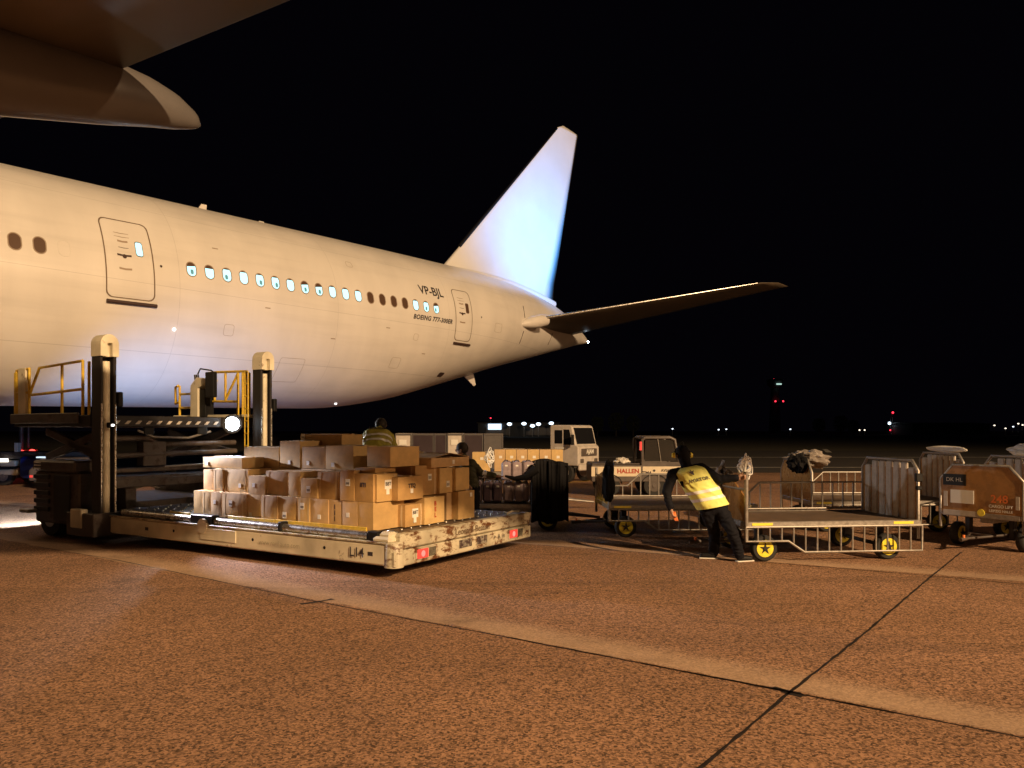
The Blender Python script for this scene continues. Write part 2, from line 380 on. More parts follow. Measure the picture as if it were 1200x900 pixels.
for s in xs:
    t, b, wd = sec(s); c = (t+b)/2; h = (t-b)/2
    for j in range(NS):
        a = 2*pi*j/NS; fb.v.append(tuple(acl((s, wd*cos(a), c+h*sin(a)))))
for k in range(len(xs)-1):
    for j in range(NS): fb.f.append([k*NS+j, (k+1)*NS+j, (k+1)*NS+(j+1) % NS, k*NS+(j+1) % NS]); fb.m.append(0); fb.sm.append(True)
fb.f.append([(len(xs)-1)*NS+j for j in range(NS)][::-1]); fb.m.append(0); fb.sm.append(False)
fb.f.append([j for j in range(NS)]); fb.m.append(0); fb.sm.append(False)
fus = fb.build('fuselage', M['fus'], ac)

def rrect(w_, h_, r, n=5):
    out = []
    for cx, cy, a0 in ((w_/2-r, h_/2-r, 0), (-w_/2+r, h_/2-r, 90), (-w_/2+r, -h_/2+r, 180), (w_/2-r, -h_/2+r, 270)):
        for k in range(n+1):
            a = radians(a0+90*k/n); out.append((cx+r*cos(a), cy+r*sin(a)))
    return out
def patch(s, z, outl, off, clip=None):                  # filled outline laid on the skin
    mb = MB(); pts = [surf(s+a, z+b, off) for a, b in outl]; c = surf(s, z, off); n = len(pts)
    cx = sum(a for a, b in outl)/n; cy = sum(b for a, b in outl)/n
    mb.add(pts+[surf(s+cx, z+cy, off)], [(i, (i+1) % n, n) for i in range(n)], 0, True); return mb
def ring(s, z, outl, wd, off, hgt=.012):                # raised ring laid on the skin
    mb = MB(); n = len(outl); I = []; O = []
    for a, b in outl:
        L = sqrt(a*a+b*b); I.append((a, b)); O.append((a*(1+wd/L), b*(1+wd/L)))
    vs = [surf(s+a, z+b, off) for a, b in I]+[surf(s+a, z+b, off+hgt) for a, b in I]+[surf(s+a, z+b, off+hgt) for a, b in O]+[surf(s+a, z+b, off*.2) for a, b in O]
    fs = []
    for q in range(3):
        for i in range(n): fs.append((q*n+i, q*n+(i+1) % n, (q+1)*n+(i+1) % n, (q+1)*n+i))
    return mb.add(vs, fs, 0, True)
S0 = 11.041; WZ = .60
oval = rrect(.25, .37, .12, 6)
M['wframe'] = mat('window_frame_grey', (.35, .27, .2), .45)
def window(s, state):
    fr = ring(s, WZ, oval, .025, .004, .010).build('cabin_window', M['wframe'], ac)
    if state == 'dark': patch(s, WZ, oval, .004).build('blind', M['blind'], fr)
    else:
        patch(s, WZ, oval, .004).build('pane', M['cabin'] if state == 'lit' else M['cabin2'], fr)
        hgt = random.choice((.05, .06, .09, .12))
        top = [(a, b) for a, b in oval if b > .185-hgt]
        if len(top) > 2: patch(s, WZ, top, .008).build('blind', M['blind'], fr)
        if random.random() < .5:                        # seat outline laid over the pane, cabin light put in as weak glow
            patch(s+random.uniform(-.05, .05), WZ-.07, rrect(.09, .14, .04, 3), .007).build('seat_silhouette', mat('seat_painted_glow', (.05,.12,.12), .7, emit=(.2,.5,.5), es=.5), fr)
for i in range(19): window(S0+i*.533, 'dark' if 12 <= i <= 15 else 'lit')
for s in (6.76, 7.28, 5.2, 4.67): window(s, 'dark')
ring(7.82, .62, rrect(.26, .38, .125, 6), .012, .001, .003).build('blanked_window', M['fus'], ac)
for s in (10.19, 23.35): patch(s, .55, rrect(.07, .07, .034, 3), .006).build('static_port', M['seamd'], ac)
def door(s0, s1, z0, z1, lit, k):
    cs, cz = (s0+s1)/2, (z0+z1)/2; wd, hg = s1-s0, z1-z0
    D = MB(); nu, nv = 8, 16                            # gently raised door skin
    vs = []
    for i in range(nu+1):
        for j in range(nv+1): vs.append(surf(s0+.06+(wd-.12)*i/nu, z0+.06+(hg-.12)*j/nv, .006))
    D.add(vs, [(i*(nv+1)+j, (i+1)*(nv+1)+j, (i+1)*(nv+1)+j+1, i*(nv+1)+j+1) for i in range(nu) for j in range(nv)], 0, True)
    d = D.build('cabin_door', M['fus'], ac)
    # outline: dense rounded rectangle so that it follows the curve
    base = rrect(wd, hg, .16, 4); ol = []
    for i in range(len(base)):
        a, b = base[i], base[(i+1) % len(base)]; n = max(1, int(sqrt((a[0]-b[0])**2+(a[1]-b[1])**2)/.12))
        for j in range(n): ol.append((a[0]+(b[0]-a[0])*j/n, a[1]+(b[1]-a[1])*j/n))
    for (g, mm, off) in ((.0, 'seam', .009), (.022, 'fus', .012)):
        mb = MB(); n = len(ol); A = [surf(cs+a*(1-g*.5), cz+b*(1-g*.5), off) for a, b in ol]; B = [surf(cs+a*(1-g*.5-.05*wd/wd)+0, cz+b*(1-g*.5-.022), off) for a, b in ol]
        mb.add(A+B, [(i, (i+1) % n, n+(i+1) % n, n+i) for i in range(n)], 0, True)
        if mm == 'seam': mb.build('door_seam', M['seam'], d)
    win = patch(cs+wd*.22, cz+.29, rrect(.17, .36, .05, 3), .012).build('door_window', M['cabin'] if lit else M['blind'], d)
    ring(cs+wd*.22, cz+.29, rrect(.17, .36, .05, 3), .02, .01, .008).build('window_frame', M['seam'], win)
    sill = MB(); pts = [surf(s0+.02+(wd+.02)*i/8, z0-.10, .035) for i in range(9)]; sill.tube(pts, .05, 8); sill.build('door_sill', M['seamd'], ac)
    for dz, ww, hh, mm in ((.13, .36, .05, 'seamd'), (.33, .26, .012, 'seamd'), (.62, .38, .012, 'wframe'), (.72, .38, .012, 'wframe'), (.50, .26, .05, 'wframe'), (-.22, .32, .05, 'wframe')):
        q = [(-ww/2, -hh/2), (0, -hh/2-.012), (ww/2, -hh/2), (ww/2, hh/2), (0, hh/2-.015), (-ww/2, hh/2)]
        patch(cs-wd*.10, cz+dz-.06, q, .011).build('door_marking', M[mm], d)
    patch(cs-wd*.10, cz+.04, rrect(.11, .11, .05, 3), .013).build('door_handle', M['seamd'], d)
door(8.75, 10.0, -.42, 1.66, True, 0)
door(21.72, 22.75, -.48, 1.50, False, 1)
def fus_text(name, s, size, sc, zc_, m, **k):
    me = textmesh(s, size, **k); me.materials.clear(); me.materials.append(m)
    for v in me.vertices: v.co = surf(sc+v.co.x, zc_+v.co.y, .006)
    o = bpy.data.objects.new(name, me); COL.objects.link(o); o.parent = ac
M['fink'] = mat('black_registration_print', (.03, .025, .03), .5)
fus_text('registration_lettering', 'VP-BJL', .46, 20.55, 1.22, M['fink'], bold=.008)
fus_text('type_lettering', 'BOEING 777-300ER', .235, 20.45, .17, M['fink'], shear=.35, bold=.008, spacing=1.08)
for s_, z_, w_, h_ in ((14.6, -1.95, .9, .7), (18.9, -1.5, .45, .35), (12.2, -.95, .3, .3), (19.6, -.55, .22, .22), (24.6, .25, .5, .35), (16.9, 1.7, .25, .18)):
    o_ = rrect(w_, h_, .06, 3); dn = []
    for i in range(len(o_)):
        a, b = o_[i], o_[(i+1) % len(o_)]
        for j in range(4): dn.append((a[0]+(b[0]-a[0])*j/4, a[1]+(b[1]-a[1])*j/4))
    ring(s_, z_, dn, .008, .001, .003).build('access_hatch_seam', M['wframe'], ac)
for s_, z_ in ((13.4, -.2), (15.9, -.9), (18.2, -.35), (11.9, 1.35), (20.2, -1.1)):
    patch(s_, z_, [(-.09, -.015), (.09, -.015), (.09, .015), (-.09, .015)], .004).build('stencil_mark', M['wframe'], ac)
# fin
def loft(stations, m, name, parent, n=14):              # stations: (LE point, TE point, thickness, thickness dir)
    mb = MB(); prof = []
    for i in range(n+1):
        t = i/n; u = t*t*(3-2*t) if False else t**1.7; th_ = 5*(.2969*sqrt(u)-.126*u-.3516*u*u+.2843*u**3-.1036*u**4)
        prof.append((u, th_))
    R = []
    for le, te, tk, dr in stations:
        le, te, dr = Vector(le), Vector(te), Vector(dr).normalized(); R.append([acl(le.lerp(te, u)+dr*tk*t_) for u, t_ in prof]+[acl(le.lerp(te, u)-dr*tk*t_) for u, t_ in prof[-2:0:-1]])
    q = len(R[0])
    for r in R: mb.v += [tuple(v) for v in r]
    for k in range(len(R)-1):
        for j in range(q): mb.f.append([k*q+j, k*q+(j+1) % q, (k+1)*q+(j+1) % q, (k+1)*q+j]); mb.m.append(0); mb.sm.append(True)
    for k in (0, len(R)-1): mb.f.append([k*q+j for j in range(q)]); mb.m.append(0); mb.sm.append(False)
    return mb.build(name, m, parent)
Yd = (0, 1, 0)
M['finpaint'] = mat('white_fin_paint', (.75, .74, .73), .4, var=.06, vscale=.5)
fin = loft([((23.0, 0, 2.7), (32.35, 0, 1.9), .40, Yd), ((24.3, 0, 3.2), (32.45, 0, 2.42), .42, Yd), ((25.35, 0, 4.2), (32.60, 0, 3.4), .40, Yd), ((33.0, 0, 11.66), (34.93, 0, 11.72), .11, Yd), ((33.5, 0, 11.90), (34.90, 0, 11.80), .04, Yd)], M['finpaint'], 'tail_fin', ac)
mb = MB(); mb.tube([acl((25.3, 0, 4.15)), acl((32.98, 0, 11.6))], [.085, .035], 8); mb.build('fin_leading_edge', M['black'], fin)
fr = MB()                                               # fillet at the fin root
for sgn in (-1, 1): fr.tube([acl((23.2+k*1.1, sgn*(.06+.28*min(1, k/3)), sec(23.2+k*1.1)[0]+.02)) for k in range(9)], [.05+.03*k if k < 5 else .2 for k in range(9)], 8)
fr.build('fin_root_fairing', M['finpaint'], ac)
# stabilisers
def stab(sg):
    d = (0, 0, 1)
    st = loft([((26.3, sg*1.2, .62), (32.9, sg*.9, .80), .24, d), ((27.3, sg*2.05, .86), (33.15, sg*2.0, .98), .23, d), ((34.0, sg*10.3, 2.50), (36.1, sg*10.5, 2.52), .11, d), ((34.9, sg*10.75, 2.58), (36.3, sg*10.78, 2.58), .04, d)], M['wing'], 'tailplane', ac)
    mb = MB(); mb.tube([acl((27.7, sg*2.5, .95)), acl((33.9, sg*10.2, 2.48))], [.075, .03], 8); mb.build('leading_edge', M['chrome'], st)
    mb = MB(); mb.tube([acl((26.45+k*.42, sg*(2.30+.09*k), .60+.085*k)) for k in range(5)], [.03, .17, .26, .29, .25], 14); mb.build('root_fairing', M['fus'], st)
    mb = MB(); mb.sphere(acl((31.1, sg*2.6, 1.12)), .10, 10, sc=(1, 1, .5)); mb.build('logo_light', M['bluewhite'], st)
stab(-1); stab(1)
for s, z in ((26.9, 1.2), (26.9, .1), (30.2, .35)):
    patch(s, z, rrect(.06, .55, .028, 3), .012).build('skin_slot', M['seamd'], ac)
patch(22.0, -1.75, rrect(.42, .16, .07, 3), .01).build('drain_mark', M['seamd'], ac)
for s, hh in ((12.9, .28), (15.0, .16)):
    mb = MB(); mb.prism([acl((s, -.02, 3.08)), acl((s+.35, -.02, 3.08)), acl((s+.38, -.02, 3.1+hh)), acl((s+.2, -.02, 3.1+hh))], (0, .04, 0)); mb.build('blade_antenna', M['fus'], ac)
mb = MB(); mb.prism([acl((25.4, -.03, -1.5)), acl((26.1, -.03, -1.3)), acl((26.3, -.03, -1.95)), acl((26.15, -.03, -2.0))], (.02, .06, 0)); mb.build('tail_drain_mast', M['fus'], ac)
mb = MB(); mb.sphere(acl((35.72, -.03, .72)), .05, 8); mb.build('tail_light', M['bluewhite'], ac)
for s, z in ((17.6, -3.02), (10.6, -1.1)):
    mb = MB(); mb.sphere(surf(s, z*.97, .0), .05, 8); mb.build('service_light', emis('small_white_light', (1, .95, .9), 2.5), ac)
# wing
def wl(y): return -1.75+.115*(-y)                       # underside height along the span
def teS(y):                                             # trailing edge
    return 3.55+(-y-16)*.21 if -y > 10 else 2.3-(10+y)*.0
TT = [(-2.5, -13.8, 2.2, .8), (-10, -8.6, 2.27, .55), (-29.5, 5.0, 7.75, .16), (-32.2, 7.9, 9.3, .05)]
for sg in (-1, 1):
    st = []
    for y, le, te, tk in TT:
        z = wl(y)+tk*.8; st.append(((le, -sg*y*-1 if sg < 0 else -y, z), (te, y if sg < 0 else -y, z-.8*tk), tk, (0, 0, 1)))
    st = [((a[0], y if sg < 0 else -y, a[2]), b, tk, d) for (a, b, tk, d), (y, _, _, _) in zip(st, TT)]
    wobj = loft(st, M['wing'], 'wing', ac)
    def canoe(tip, L, rv, rh):
        mb = MB(); NN = 24; tip = Vector(tip); n = 40; kk = L/5.8
        tb = [(0, 0, .015), (.06, .03, .09), (.3, .06, .19), (.6, .07, .26), (1, .04, .33), (2, -.1, .40), (3, -.13, .46), (4.2, -.1, .42), (5.2, 0, .25), (5.8, .1, .02)]
        for k in range(n+1):
            tt_ = 5.8*(k/n)**1.6
            for i_ in range(len(tb)-1):
                if tt_ <= tb[i_+1][0]+1e-6: break
            f_ = (tt_-tb[i_][0])/(tb[i_+1][0]-tb[i_][0]); dz_ = tb[i_][1]+(tb[i_+1][1]-tb[i_][1])*f_; r = tb[i_][2]+(tb[i_+1][2]-tb[i_][2])*f_
            for j in range(NN):
                a = 2*pi*j/NN; mb.v.append(tuple(acl((tip.x-tt_*kk, tip.y+r*rh/.42*cos(a), tip.z+dz_*kk+r*rv/.42*sin(a)))))
        for k in range(n):
            for j in range(NN): mb.f.append([k*NN+j, (k+1)*NN+j, (k+1)*NN+(j+1) % NN, k*NN+(j+1) % NN]); mb.m.append(0); mb.sm.append(True)
        return mb.build('flap_track_fairing', M['fairing'], wobj)
    # tip of the near fairing solved from the photograph: world (-3.52, 8.67, 5.3)
    def tolocal(W):
        q = Vector(W)-Vector((AO.x, AO.y, 0)); q = Vector((q.x*cos(TH)+q.y*sin(TH), -q.x*sin(TH)+q.y*cos(TH), q.z)); return SLO.inverted() @ q
    t1 = tolocal((-3.52, 8.67, 5.3)); t2 = Vector((3.7, -10.4, -.75)); t3 = Vector((t1.x+1.7, t1.y-7.5, t1.z+.95))
    for tt, L in ((t1, 5.8), (t2, 6.6), (t3, 4.4)):
        canoe((tt.x, tt.y if sg < 0 else -tt.y, tt.z), L, .42 if tt is t1 else .5, .34)
print('WINGTIP', t1, wl(t1.y), teS(t1.y))
# engines
for sg in (-1, 1):
    mb = MB(); c = Vector((-13.5, sg*9.9, -2.55)); NN = 32
    prof = [(-3.3, 1.55), (-3.4, 1.72), (-3.0, 1.86), (-1.5, 1.95), (.5, 1.85), (2.0, 1.45), (2.05, 1.35), (3.4, .7), (4.2, .12)]
    for x_, r in prof:
        for j in range(NN): mb.v.append(tuple(acl((c.x+x_, c.y+r*cos(2*pi*j/NN), c.z+r*sin(2*pi*j/NN)))))
    for k in range(len(prof)-1):
        for j in range(NN): mb.f.append([k*NN+j, (k+1)*NN+j, (k+1)*NN+(j+1) % NN, k*NN+(j+1) % NN]); mb.m.append(0); mb.sm.append(True)
    e = mb.build('engine', M['fus'], ac)
    mb = MB(); mb.prism([acl((-15.5, c.y-.2, -.9)), acl((-9.0, c.y-.2, -1.9)), acl((-9.5, c.y-.2, -.8)), acl((-14.5, c.y-.2, -.45))], (0, .4, 0)); mb.build('pylon', M['wing'], e)
    g = MB(); g.tube([acl((1.5, sg*5.4, -.9)), acl((1.3, sg*5.5, -4.5))], .2, 12); gg = g.build('main_landing_gear', M['galv'], ac)
    for dx in (-1.45, 0, 1.45):
        for dy in (-.7, .7):
            t_ = MB(); t_.tube([acl((1.3+dx, sg*5.5+dy-.25, -4.83)), acl((1.3+dx, sg*5.5+dy+.25, -4.83))], .66, 24); t_.build('wheel', M['rubber'], gg)
# logo lights that wash the fin
def acw(v): return ac.matrix_basis @ acl(v)
bpy.context.view_layer.update()
Mx = Matrix.Translation((AO.x, AO.y, 0)) @ Matrix.Rotation(TH, 4, 'Z')
for sg in (-1, 1):
    lamp('logo_spot', 'SPOT', Mx @ acl((31.8, sg*6.6, 2.35)), 7000, (.05, .38, 1.0), Mx @ acl((30.6, 0, 7.2)), .05, 92, 1.0)

# ================================================================ BELT / PALLET LOADER
A = Vector((-1.44, 9.44, 0)); E1 = Vector((-.85, .527, 0)); E2 = Vector((.527, .85, 0))
RZL = atan2(-.527, .85)
def LW(a, b, z): return A+E1*a+E2*b+Vector((0, 0, z))
def a_at(px, b):
    k = (px-600)/F; return (k*(A.y+b*E2.y)-(A.x+b*E2.x))/(E1.x-k*E1.y)
def b_at(px, a):
    k = (px-600)/F; return (k*(A.y+a*E1.y)-(A.x+a*E1.x))/(E2.x-k*E2.y)
ld = thing('cargo_loader', 'cream container loader with low roller platform, two tall masts and raised yellow-railed bridge', 'cargo loader', tuple(A), RZL)
def lb(name, m, *boxes, parent=None, r=.012):
    mb = MB()
    for a, b in boxes: mb.rbox((min(-a[0], -b[0]), min(a[1], b[1]), min(a[2], b[2])), (max(-a[0], -b[0]), max(a[1], b[1]), max(a[2], b[2])), r)
    return mb.build(name, m, parent or ld)
def lt(name, m, paths, r, parent=None, n=8):
    mb = MB()
    for p in paths: mb.tube([(-q[0], q[1], q[2]) for q in p], r, n)
    return mb.build(name, m, parent or ld)
deck = lb('platform_deck', M['brownmetal'], ((.10, .16, .40), (6.1, 3.25, .545)))
sb = lb('side_beam', M['cream'], ((.10, 0, .17), (6.1, .15, .44)), r=.02)
lb('beam_lip', M['rust'], ((.1, -.012, .44), (6.1, .05, .465)), parent=sb, r=.004)
lb('beam_plate', M['cream'], ((2.95, -.014, .24), (3.75, .0, .42)), parent=sb, r=.006)
cyl = MB(); cyl.tube([(-3.7, -.02, .44), (-3.7, .02, .44)], .11, 20); cyl.build('beam_boss', M['cream'], sb)
mb = MB(); mb.rbox((-.10, 0, .16), (0, 3.3, .36), .015); eb = mb.build('end_beam', M['rust'], ld)
mb = MB(); mb.rbox((-.16, .12, .37), (-.004, 3.3, .56), .02); mb.build('end_bumper', M['rust'], ld)
mb = MB(); mb.tube([(-.11, .11, .15), (-.11, .11, .45), (-.11, .11, .47)], [.125, .125, .10], 20); mb.build('corner_post', M['rust'], ld)
mb = MB(); mb.rbox((-.38, .0, .445), (-.08, .22, .53), .03); mb.rbox((-.30, .03, .50), (-.10, .2, .585), .03); mb.build('corner_bracket', M['cream'], ld)
lt('deck_hook', M['chrome'], [[(.35, .25, .56), (.2, .15, .60), (.12, .2, .57)]], .012)
mb = MB(); mb.tube([(-.12, 3.12, .58), (-.10, 2.9, .60), (-.12, 2.75, .57)], .018); mb.build('deck_hook', M['cream'], ld)
rl = []
for a0, a1, mm in ((.50, 2.05, 'chrome'), (2.13, 3.50, 'chrome'), (4.05, 5.85, 'chrome')):
    rl.append(lt('edge_roller', M[mm], [[(a0, .09, .515), (a1, .09, .515)]], .055, n=18))
lb('roller_bracket', M['black'], ((.30, .03, .465), (.48, .16, .585)))
lb('roller_bracket', M['black'], ((2.05, .02, .465), (2.12, .16, .60)))
lb('roller_bracket', M['black'], ((3.52, .02, .465), (4.03, .16, .60)))
lb('guide_board', M['yellow'], ((.62, .165, .55), (2.35, .185, .605)), r=.004)
lb('guide_board', M['yellow'], ((2.36, .166, .55), (3.35, .186, .60)), r=.004)
lb('guide_board', M['yellow'], ((4.25, .165, .55), (4.75, .185, .59)), r=.004)
mb = MB()
for i in range(26):
    for j in range(15): mb.sphere((-.35-i*.22, .35+j*.195, .553), .022, 6)
mb.build('ball_rollers', M['chrome'], deck)
for k, b0 in enumerate((.40, 2.62)):
    hs = MB(); hs.rbox((-.004, b0, .2), (.012, b0+.42, .35), .004); h = hs.build('tail_lamp', M['rust'], ld)
    mb = MB(); mb.rbox((.010, b0+.02, .215), (.026, b0+.24, .335), .006); mb.build('red_lens', M['redlens'], h)
    mb = MB(); mb.tube([(.024, b0+.13, .275), (.032, b0+.13, .275)], [.045, .03], 16); mb.build('lens_glow_spot', emis('red_lens_centre_glow', (1, .35, .28), 1.0), h)  # glowing disc added to brighten the lens centre, no bulb there
    mb = MB()
    for q in range(6): mb.prism([(.014, b0+.26+q*.024, .22), (.014, b0+.27+q*.024, .22), (.014, b0+.285+q*.024, .335), (.014, b0+.275+q*.024, .335)], (.004, 0, 0))
    mb.build('stripe_marking', M['black'], h)
writing('fleet_number', 'L14', .17, M['ink'], ld, (-.62, -.016, .305), (1, 0, 0), (0, 0, 1), bold=.0025)
writing('lettering', 'www.nanf auto.com', .10, mat('faded_print', (.40,.35,.24), .6), ld, (-2.05, -.016, .30), (1, 0, 0), (0, 0, 1))
writing('lettering', 'Leonard-Beaton', .13, mat('faded_brown_print', (.13,.08,.05), .6), ld, (.008, 1.68, .46), (0, 1, 0), (0, 0, 1))
writing('lettering', '+  A  m', .10, M['ink'], ld, (.012, 2.36, .28), (0, 1, 0), (0, 0, 1))
mb = MB()
for b0, w_ in ((1.35, .3), (1.78, .26)): mb.rbox((.001, b0, .23), (.008, b0+w_, .34), .003)
mb.build('sticker', rusty('worn_sticker', (.3,.27,.22), (.05,.03,.03), .48, 14), eb)
lb('emblem', M['ink'], ((.36, -.004, .28), (.44, -.0, .33)), parent=sb, r=.001)
lb('emblem', M['ink'], ((5.05, -.004, .28), (5.13, -.0, .33)), parent=sb, r=.001)
for q in (1.2, 2.6, 4.4): lt('beam_hole', M['black'], [[(q, -.003, .32), (q, .003, .32)]], .022, parent=sb, n=12)
# masts
def mast(b0):
    m = lb('mast', M['dark'], ((6.14, b0-.14, .2), (6.40, b0-.09, 3.2)), ((6.14, b0+.09, .2), (6.40, b0+.14, 3.2)), ((6.32, b0-.09, .2), (6.40, b0+.09, 3.2)))
    lt('lift_cylinder', M['cream'], [[(6.22, b0, .25), (6.22, b0, 3.0)]], .062, m, 16)
    lt('guide_rod', M['chrome'], [[(6.16, b0-.115, .25), (6.135, b0-.115, 2.3)], [(6.135, b0+.115, .25), (6.135, b0+.115, 2.3)]], .016, m)
    cap = MB(); pr = [(-.155, 0), (-.155, .20)]+[(-.155*cos(radians(a)), .20+.165*sin(radians(a))) for a in range(0, 181, 15)]+[(.155, 0), (.045, 0), (.045, .22), (-.04, .22), (-.04, 0)]
    pr = [p for i, p in enumerate(pr) if i != 2]
    cap.prism([(-6.10, b0+p, 3.08+q) for p, q in pr], (-.09, 0, 0))
    pr2 = [p for p in pr[:-4]]
    cap.prism([(-6.19, b0+p, 3.08+q) for p, q in pr2], (-.20, 0, 0)); cap.build('mast_cap', M['cream'], m)
    lb('limit_switch', M['black'], ((6.08, b0+.14, 2.25), (6.2, b0+.22, 2.50)), parent=m)
    return m
mast(0.0); m2 = mast(3.27)
lt('mast_ladder', M['yellow'], [[(6.42, 3.04, 1.2), (6.42, 3.04, 3.05)], [(6.52, 3.04, 1.2), (6.52, 3.04, 3.05)]]+[[(6.42, 3.04, 1.3+k*.25), (6.52, 3.04, 1.3+k*.25)] for k in range(8)], .012, m2)
lb('mast_foot', M['brownmetal'], ((6.1, -.28, .12), (6.9, .25, .50)))
lb('mast_foot', M['cream'], ((6.42, -.30, .25), (6.75, -.18, .56)))
# bridge
br = lb('bridge_platform', M['dark'], ((6.6, -.05, 1.92), (9.1, 3.35, 2.12)))
lb('bridge_edge', M['brownmetal'], ((6.9, -.10, 1.98), (9.15, -.055, 2.16)), parent=br)
lb('bridge_edge', M['cream'], ((6.6, 3.2, 2.125), (9.1, 3.4, 2.19)), parent=br)
mb = MB()
for k in range(12):
    y0 = .35+k*.2; mb.prism([(-6.592, y0, 1.97), (-6.592, y0+.07, 1.97), (-6.592, y0+.13, 2.03), (-6.592, y0+.06, 2.03)], (.004, 0, 0))
mb.build('hazard_stripes', M['corr'], br)
y_ = -.03
lt('left_railing', M['yellow'], [[(6.66, y_, 2.12), (6.66, y_, 3.02)], [(6.85, y_, 2.12), (6.85, y_, 3.04)], [(6.85, y_, 3.04), (8.25, y_, 2.98), (8.6, y_, 2.5)], [(7.5, y_, 2.12), (7.5, y_, 3.0)],
    [(6.85, y_, 2.56), (8.55, y_, 2.5)], [(8.6, y_, 2.12), (8.6, y_, 2.98)], [(8.6, y_, 2.98), (9.05, y_, 2.96)], [(9.05, y_, 2.12), (9.05, y_, 2.95)], [(8.6, y_, 2.55), (9.05, y_, 2.55)]], .025)
lb('guard_plate', M['cream'], ((8.68, -.06, 2.14), (8.95, -.0, 3.0)))
lb('guard_post', M['yellow'], ((9.0, -.05, 2.12), (9.12, .0, 2.93)))
y_ = 3.3
lt('right_railing', M['yellow'], [[(6.7, y_, 2.15), (6.7, y_, 3.05)], [(6.8, y_, 2.15), (6.8, y_, 3.08)], [(6.9, y_, 2.15), (6.9, y_, 3.08)], [(7.05, y_, 2.15), (7.05, y_, 3.1)], [(6.8, y_, 3.08), (7.8, y_, 3.10)],
    [(7.45, y_, 2.5), (7.45, y_, 3.1)], [(7.8, y_, 2.5), (7.8, y_, 3.10)], [(7.05, y_, 2.46), (7.85, y_, 2.48)], [(7.05, y_, 3.05), (7.45, y_, 2.5)], ], .025)
lt('end_railing', M['yellow'], [[(8.35, y_, 2.36), (9.0, y_, 2.36)], [(8.35, y_, 2.66), (9.0, y_, 2.66)], [(9.0, y_, 2.15), (9.0, y_, 2.85)]], .025)
lt('guard_gate', M['yellow'], [[(9.0, 3.3, 2.5), (9.2, 3.34, 2.45), (9.24, 3.36, 2.82), (9.05, 3.3, 2.85)]], .028)
con = MB(); con.prism([(-8.35, 3.1, 2.15), (-8.35, 3.1, 2.82), (-8.15, 3.1, 2.99), (-7.80, 3.1, 2.95), (-7.86, 3.1, 2.86), (-8.1, 3.1, 2.76), (-8.1, 3.1, 2.15)], (0, .3, 0)); cn = con.build('control_console', M['cream'], ld, .01)
lb('console_side', M['black'], ((7.9, 3.14, 2.15), (8.1, 3.36, 2.74)), parent=cn)
lb('seat_back', M['black'], ((7.45, 3.0, 2.55), (7.72, 3.1, 3.08)), parent=cn)
lt('levers', M['black'], [[(8.2+k*.06, 3.2, 2.95), (8.22+k*.06, 3.2, 3.06)] for k in range(3)]+[[(7.95, 3.0, 3.05), (7.8, 2.95, 3.15), (7.65, 3.1, 3.12), (7.75, 3.3, 3.05)]], .016, cn)
# scissors, chassis, power pack
lb('chassis', M['brownmetal'], ((6.55, .55, .35), (9.0, .75, .85)), ((6.55, 2.7, .35), (9.0, 3.0, .85)), ((6.55, .3, .9), (7.0, 3.0, 1.06)), ((6.6, .75, .45), (8.9, 2.7, .6)))
for yy in (.35, 2.85):
  mb = MB()
  if 1:
    for (p, q) in (((-6.8, 1.35), (-8.7, 1.85)), ((-6.8, 1.85), (-8.7, 1.35)), ((-6.7, 1.42), (-7.9, 1.62))):
        d_ = Vector((q[0]-p[0], 0, q[1]-p[1])); L_ = d_.length; an = atan2(d_.z, d_.x)
        mb.rbox((0, -.05, -.07), (L_, .05, .07), .01, 0, Matrix.Translation((p[0], yy, p[1])) @ Matrix.Rotation(-an, 4, 'Y'))
  mb.build('scissor_arms', M['brownmetal'], ld)
lt('hydraulic_pipe', M['brownmetal'], [[(6.65, .3, 1.72), (6.65, 1.0, 1.72), (6.65, 1.25, 1.6), (6.65, 2.9, 1.62)], [(6.62, .3, 1.42), (6.62, 2.9, 1.45)]], .05, n=12)
lt('hydraulic_hose', M['galv'], [[(6.6, .8, 1.86), (6.58, 1.1, 1.74), (6.58, 1.8, 1.72), (6.6, 2.3, 1.84)], [(6.58, 1.3, 1.2), (6.58, 2.6, 1.22)], [(6.6, .7, .82), (6.56, .95, .9), (6.6, 1.2, .82)]], .022)
lb('cross_beam', M['brownmetal'], ((6.56, .2, 1.12), (6.74, 3.1, 1.2)), ((6.52, .2, .86), (6.64, 3.1, 1.02)), ((6.58, .9, 1.22), (6.8, 1.35, 1.66)))
lb('ribbed_rail', M['black'], ((6.56, .9, 1.78), (6.62, 1.1, 1.92)), ((6.56, 2.0, 1.78), (6.62, 2.2, 1.92)))
ph = lb('power_pack', M['brownmetal'], ((6.75, -.15, .25), (8.15, .5, 1.15)), ((6.8, -.2, 1.15), (8.15, .5, 1.34)), r=.03)
mb = MB()
for k in range(5): mb.rbox((-8.13, -.19, .45+k*.14), (-7.65, -.15, .53+k*.14), .008)
mb.build('louvres', M['dark'], ph); mb = MB()
mb.rbox((-7.5, -.18, .3), (-7.0, -.152, 1.1), .01)
mb.build('access_door', M['dark'], ph)
lb('step', M['galv'], ((8.0, -.35, .42), (8.3, -.05, .48)), parent=ph)
lt('status_lights', M['silver'], [[(7.85, -.215, 1.20+k*.05), (8.05, -.215, 1.20+k*.05)] for k in range(3)], .008, ph)
for a0, b0 in ((7.9, .12), (7.9, 3.0), (3.2, 1.6)):
    r_ = .34 if a0 > 5 else .12
    wv = lt('wheel', M['rubber'], [[(a0, b0-.15, r_), (a0, b0+.15, r_)]], r_, n=28)
    lt('rim', M['galv'], [[(a0, b0-.16, r_), (a0, b0+.16, r_)]], r_*.55, wv, 16)
lampL = LW(6.5, 2.72, 1.99)
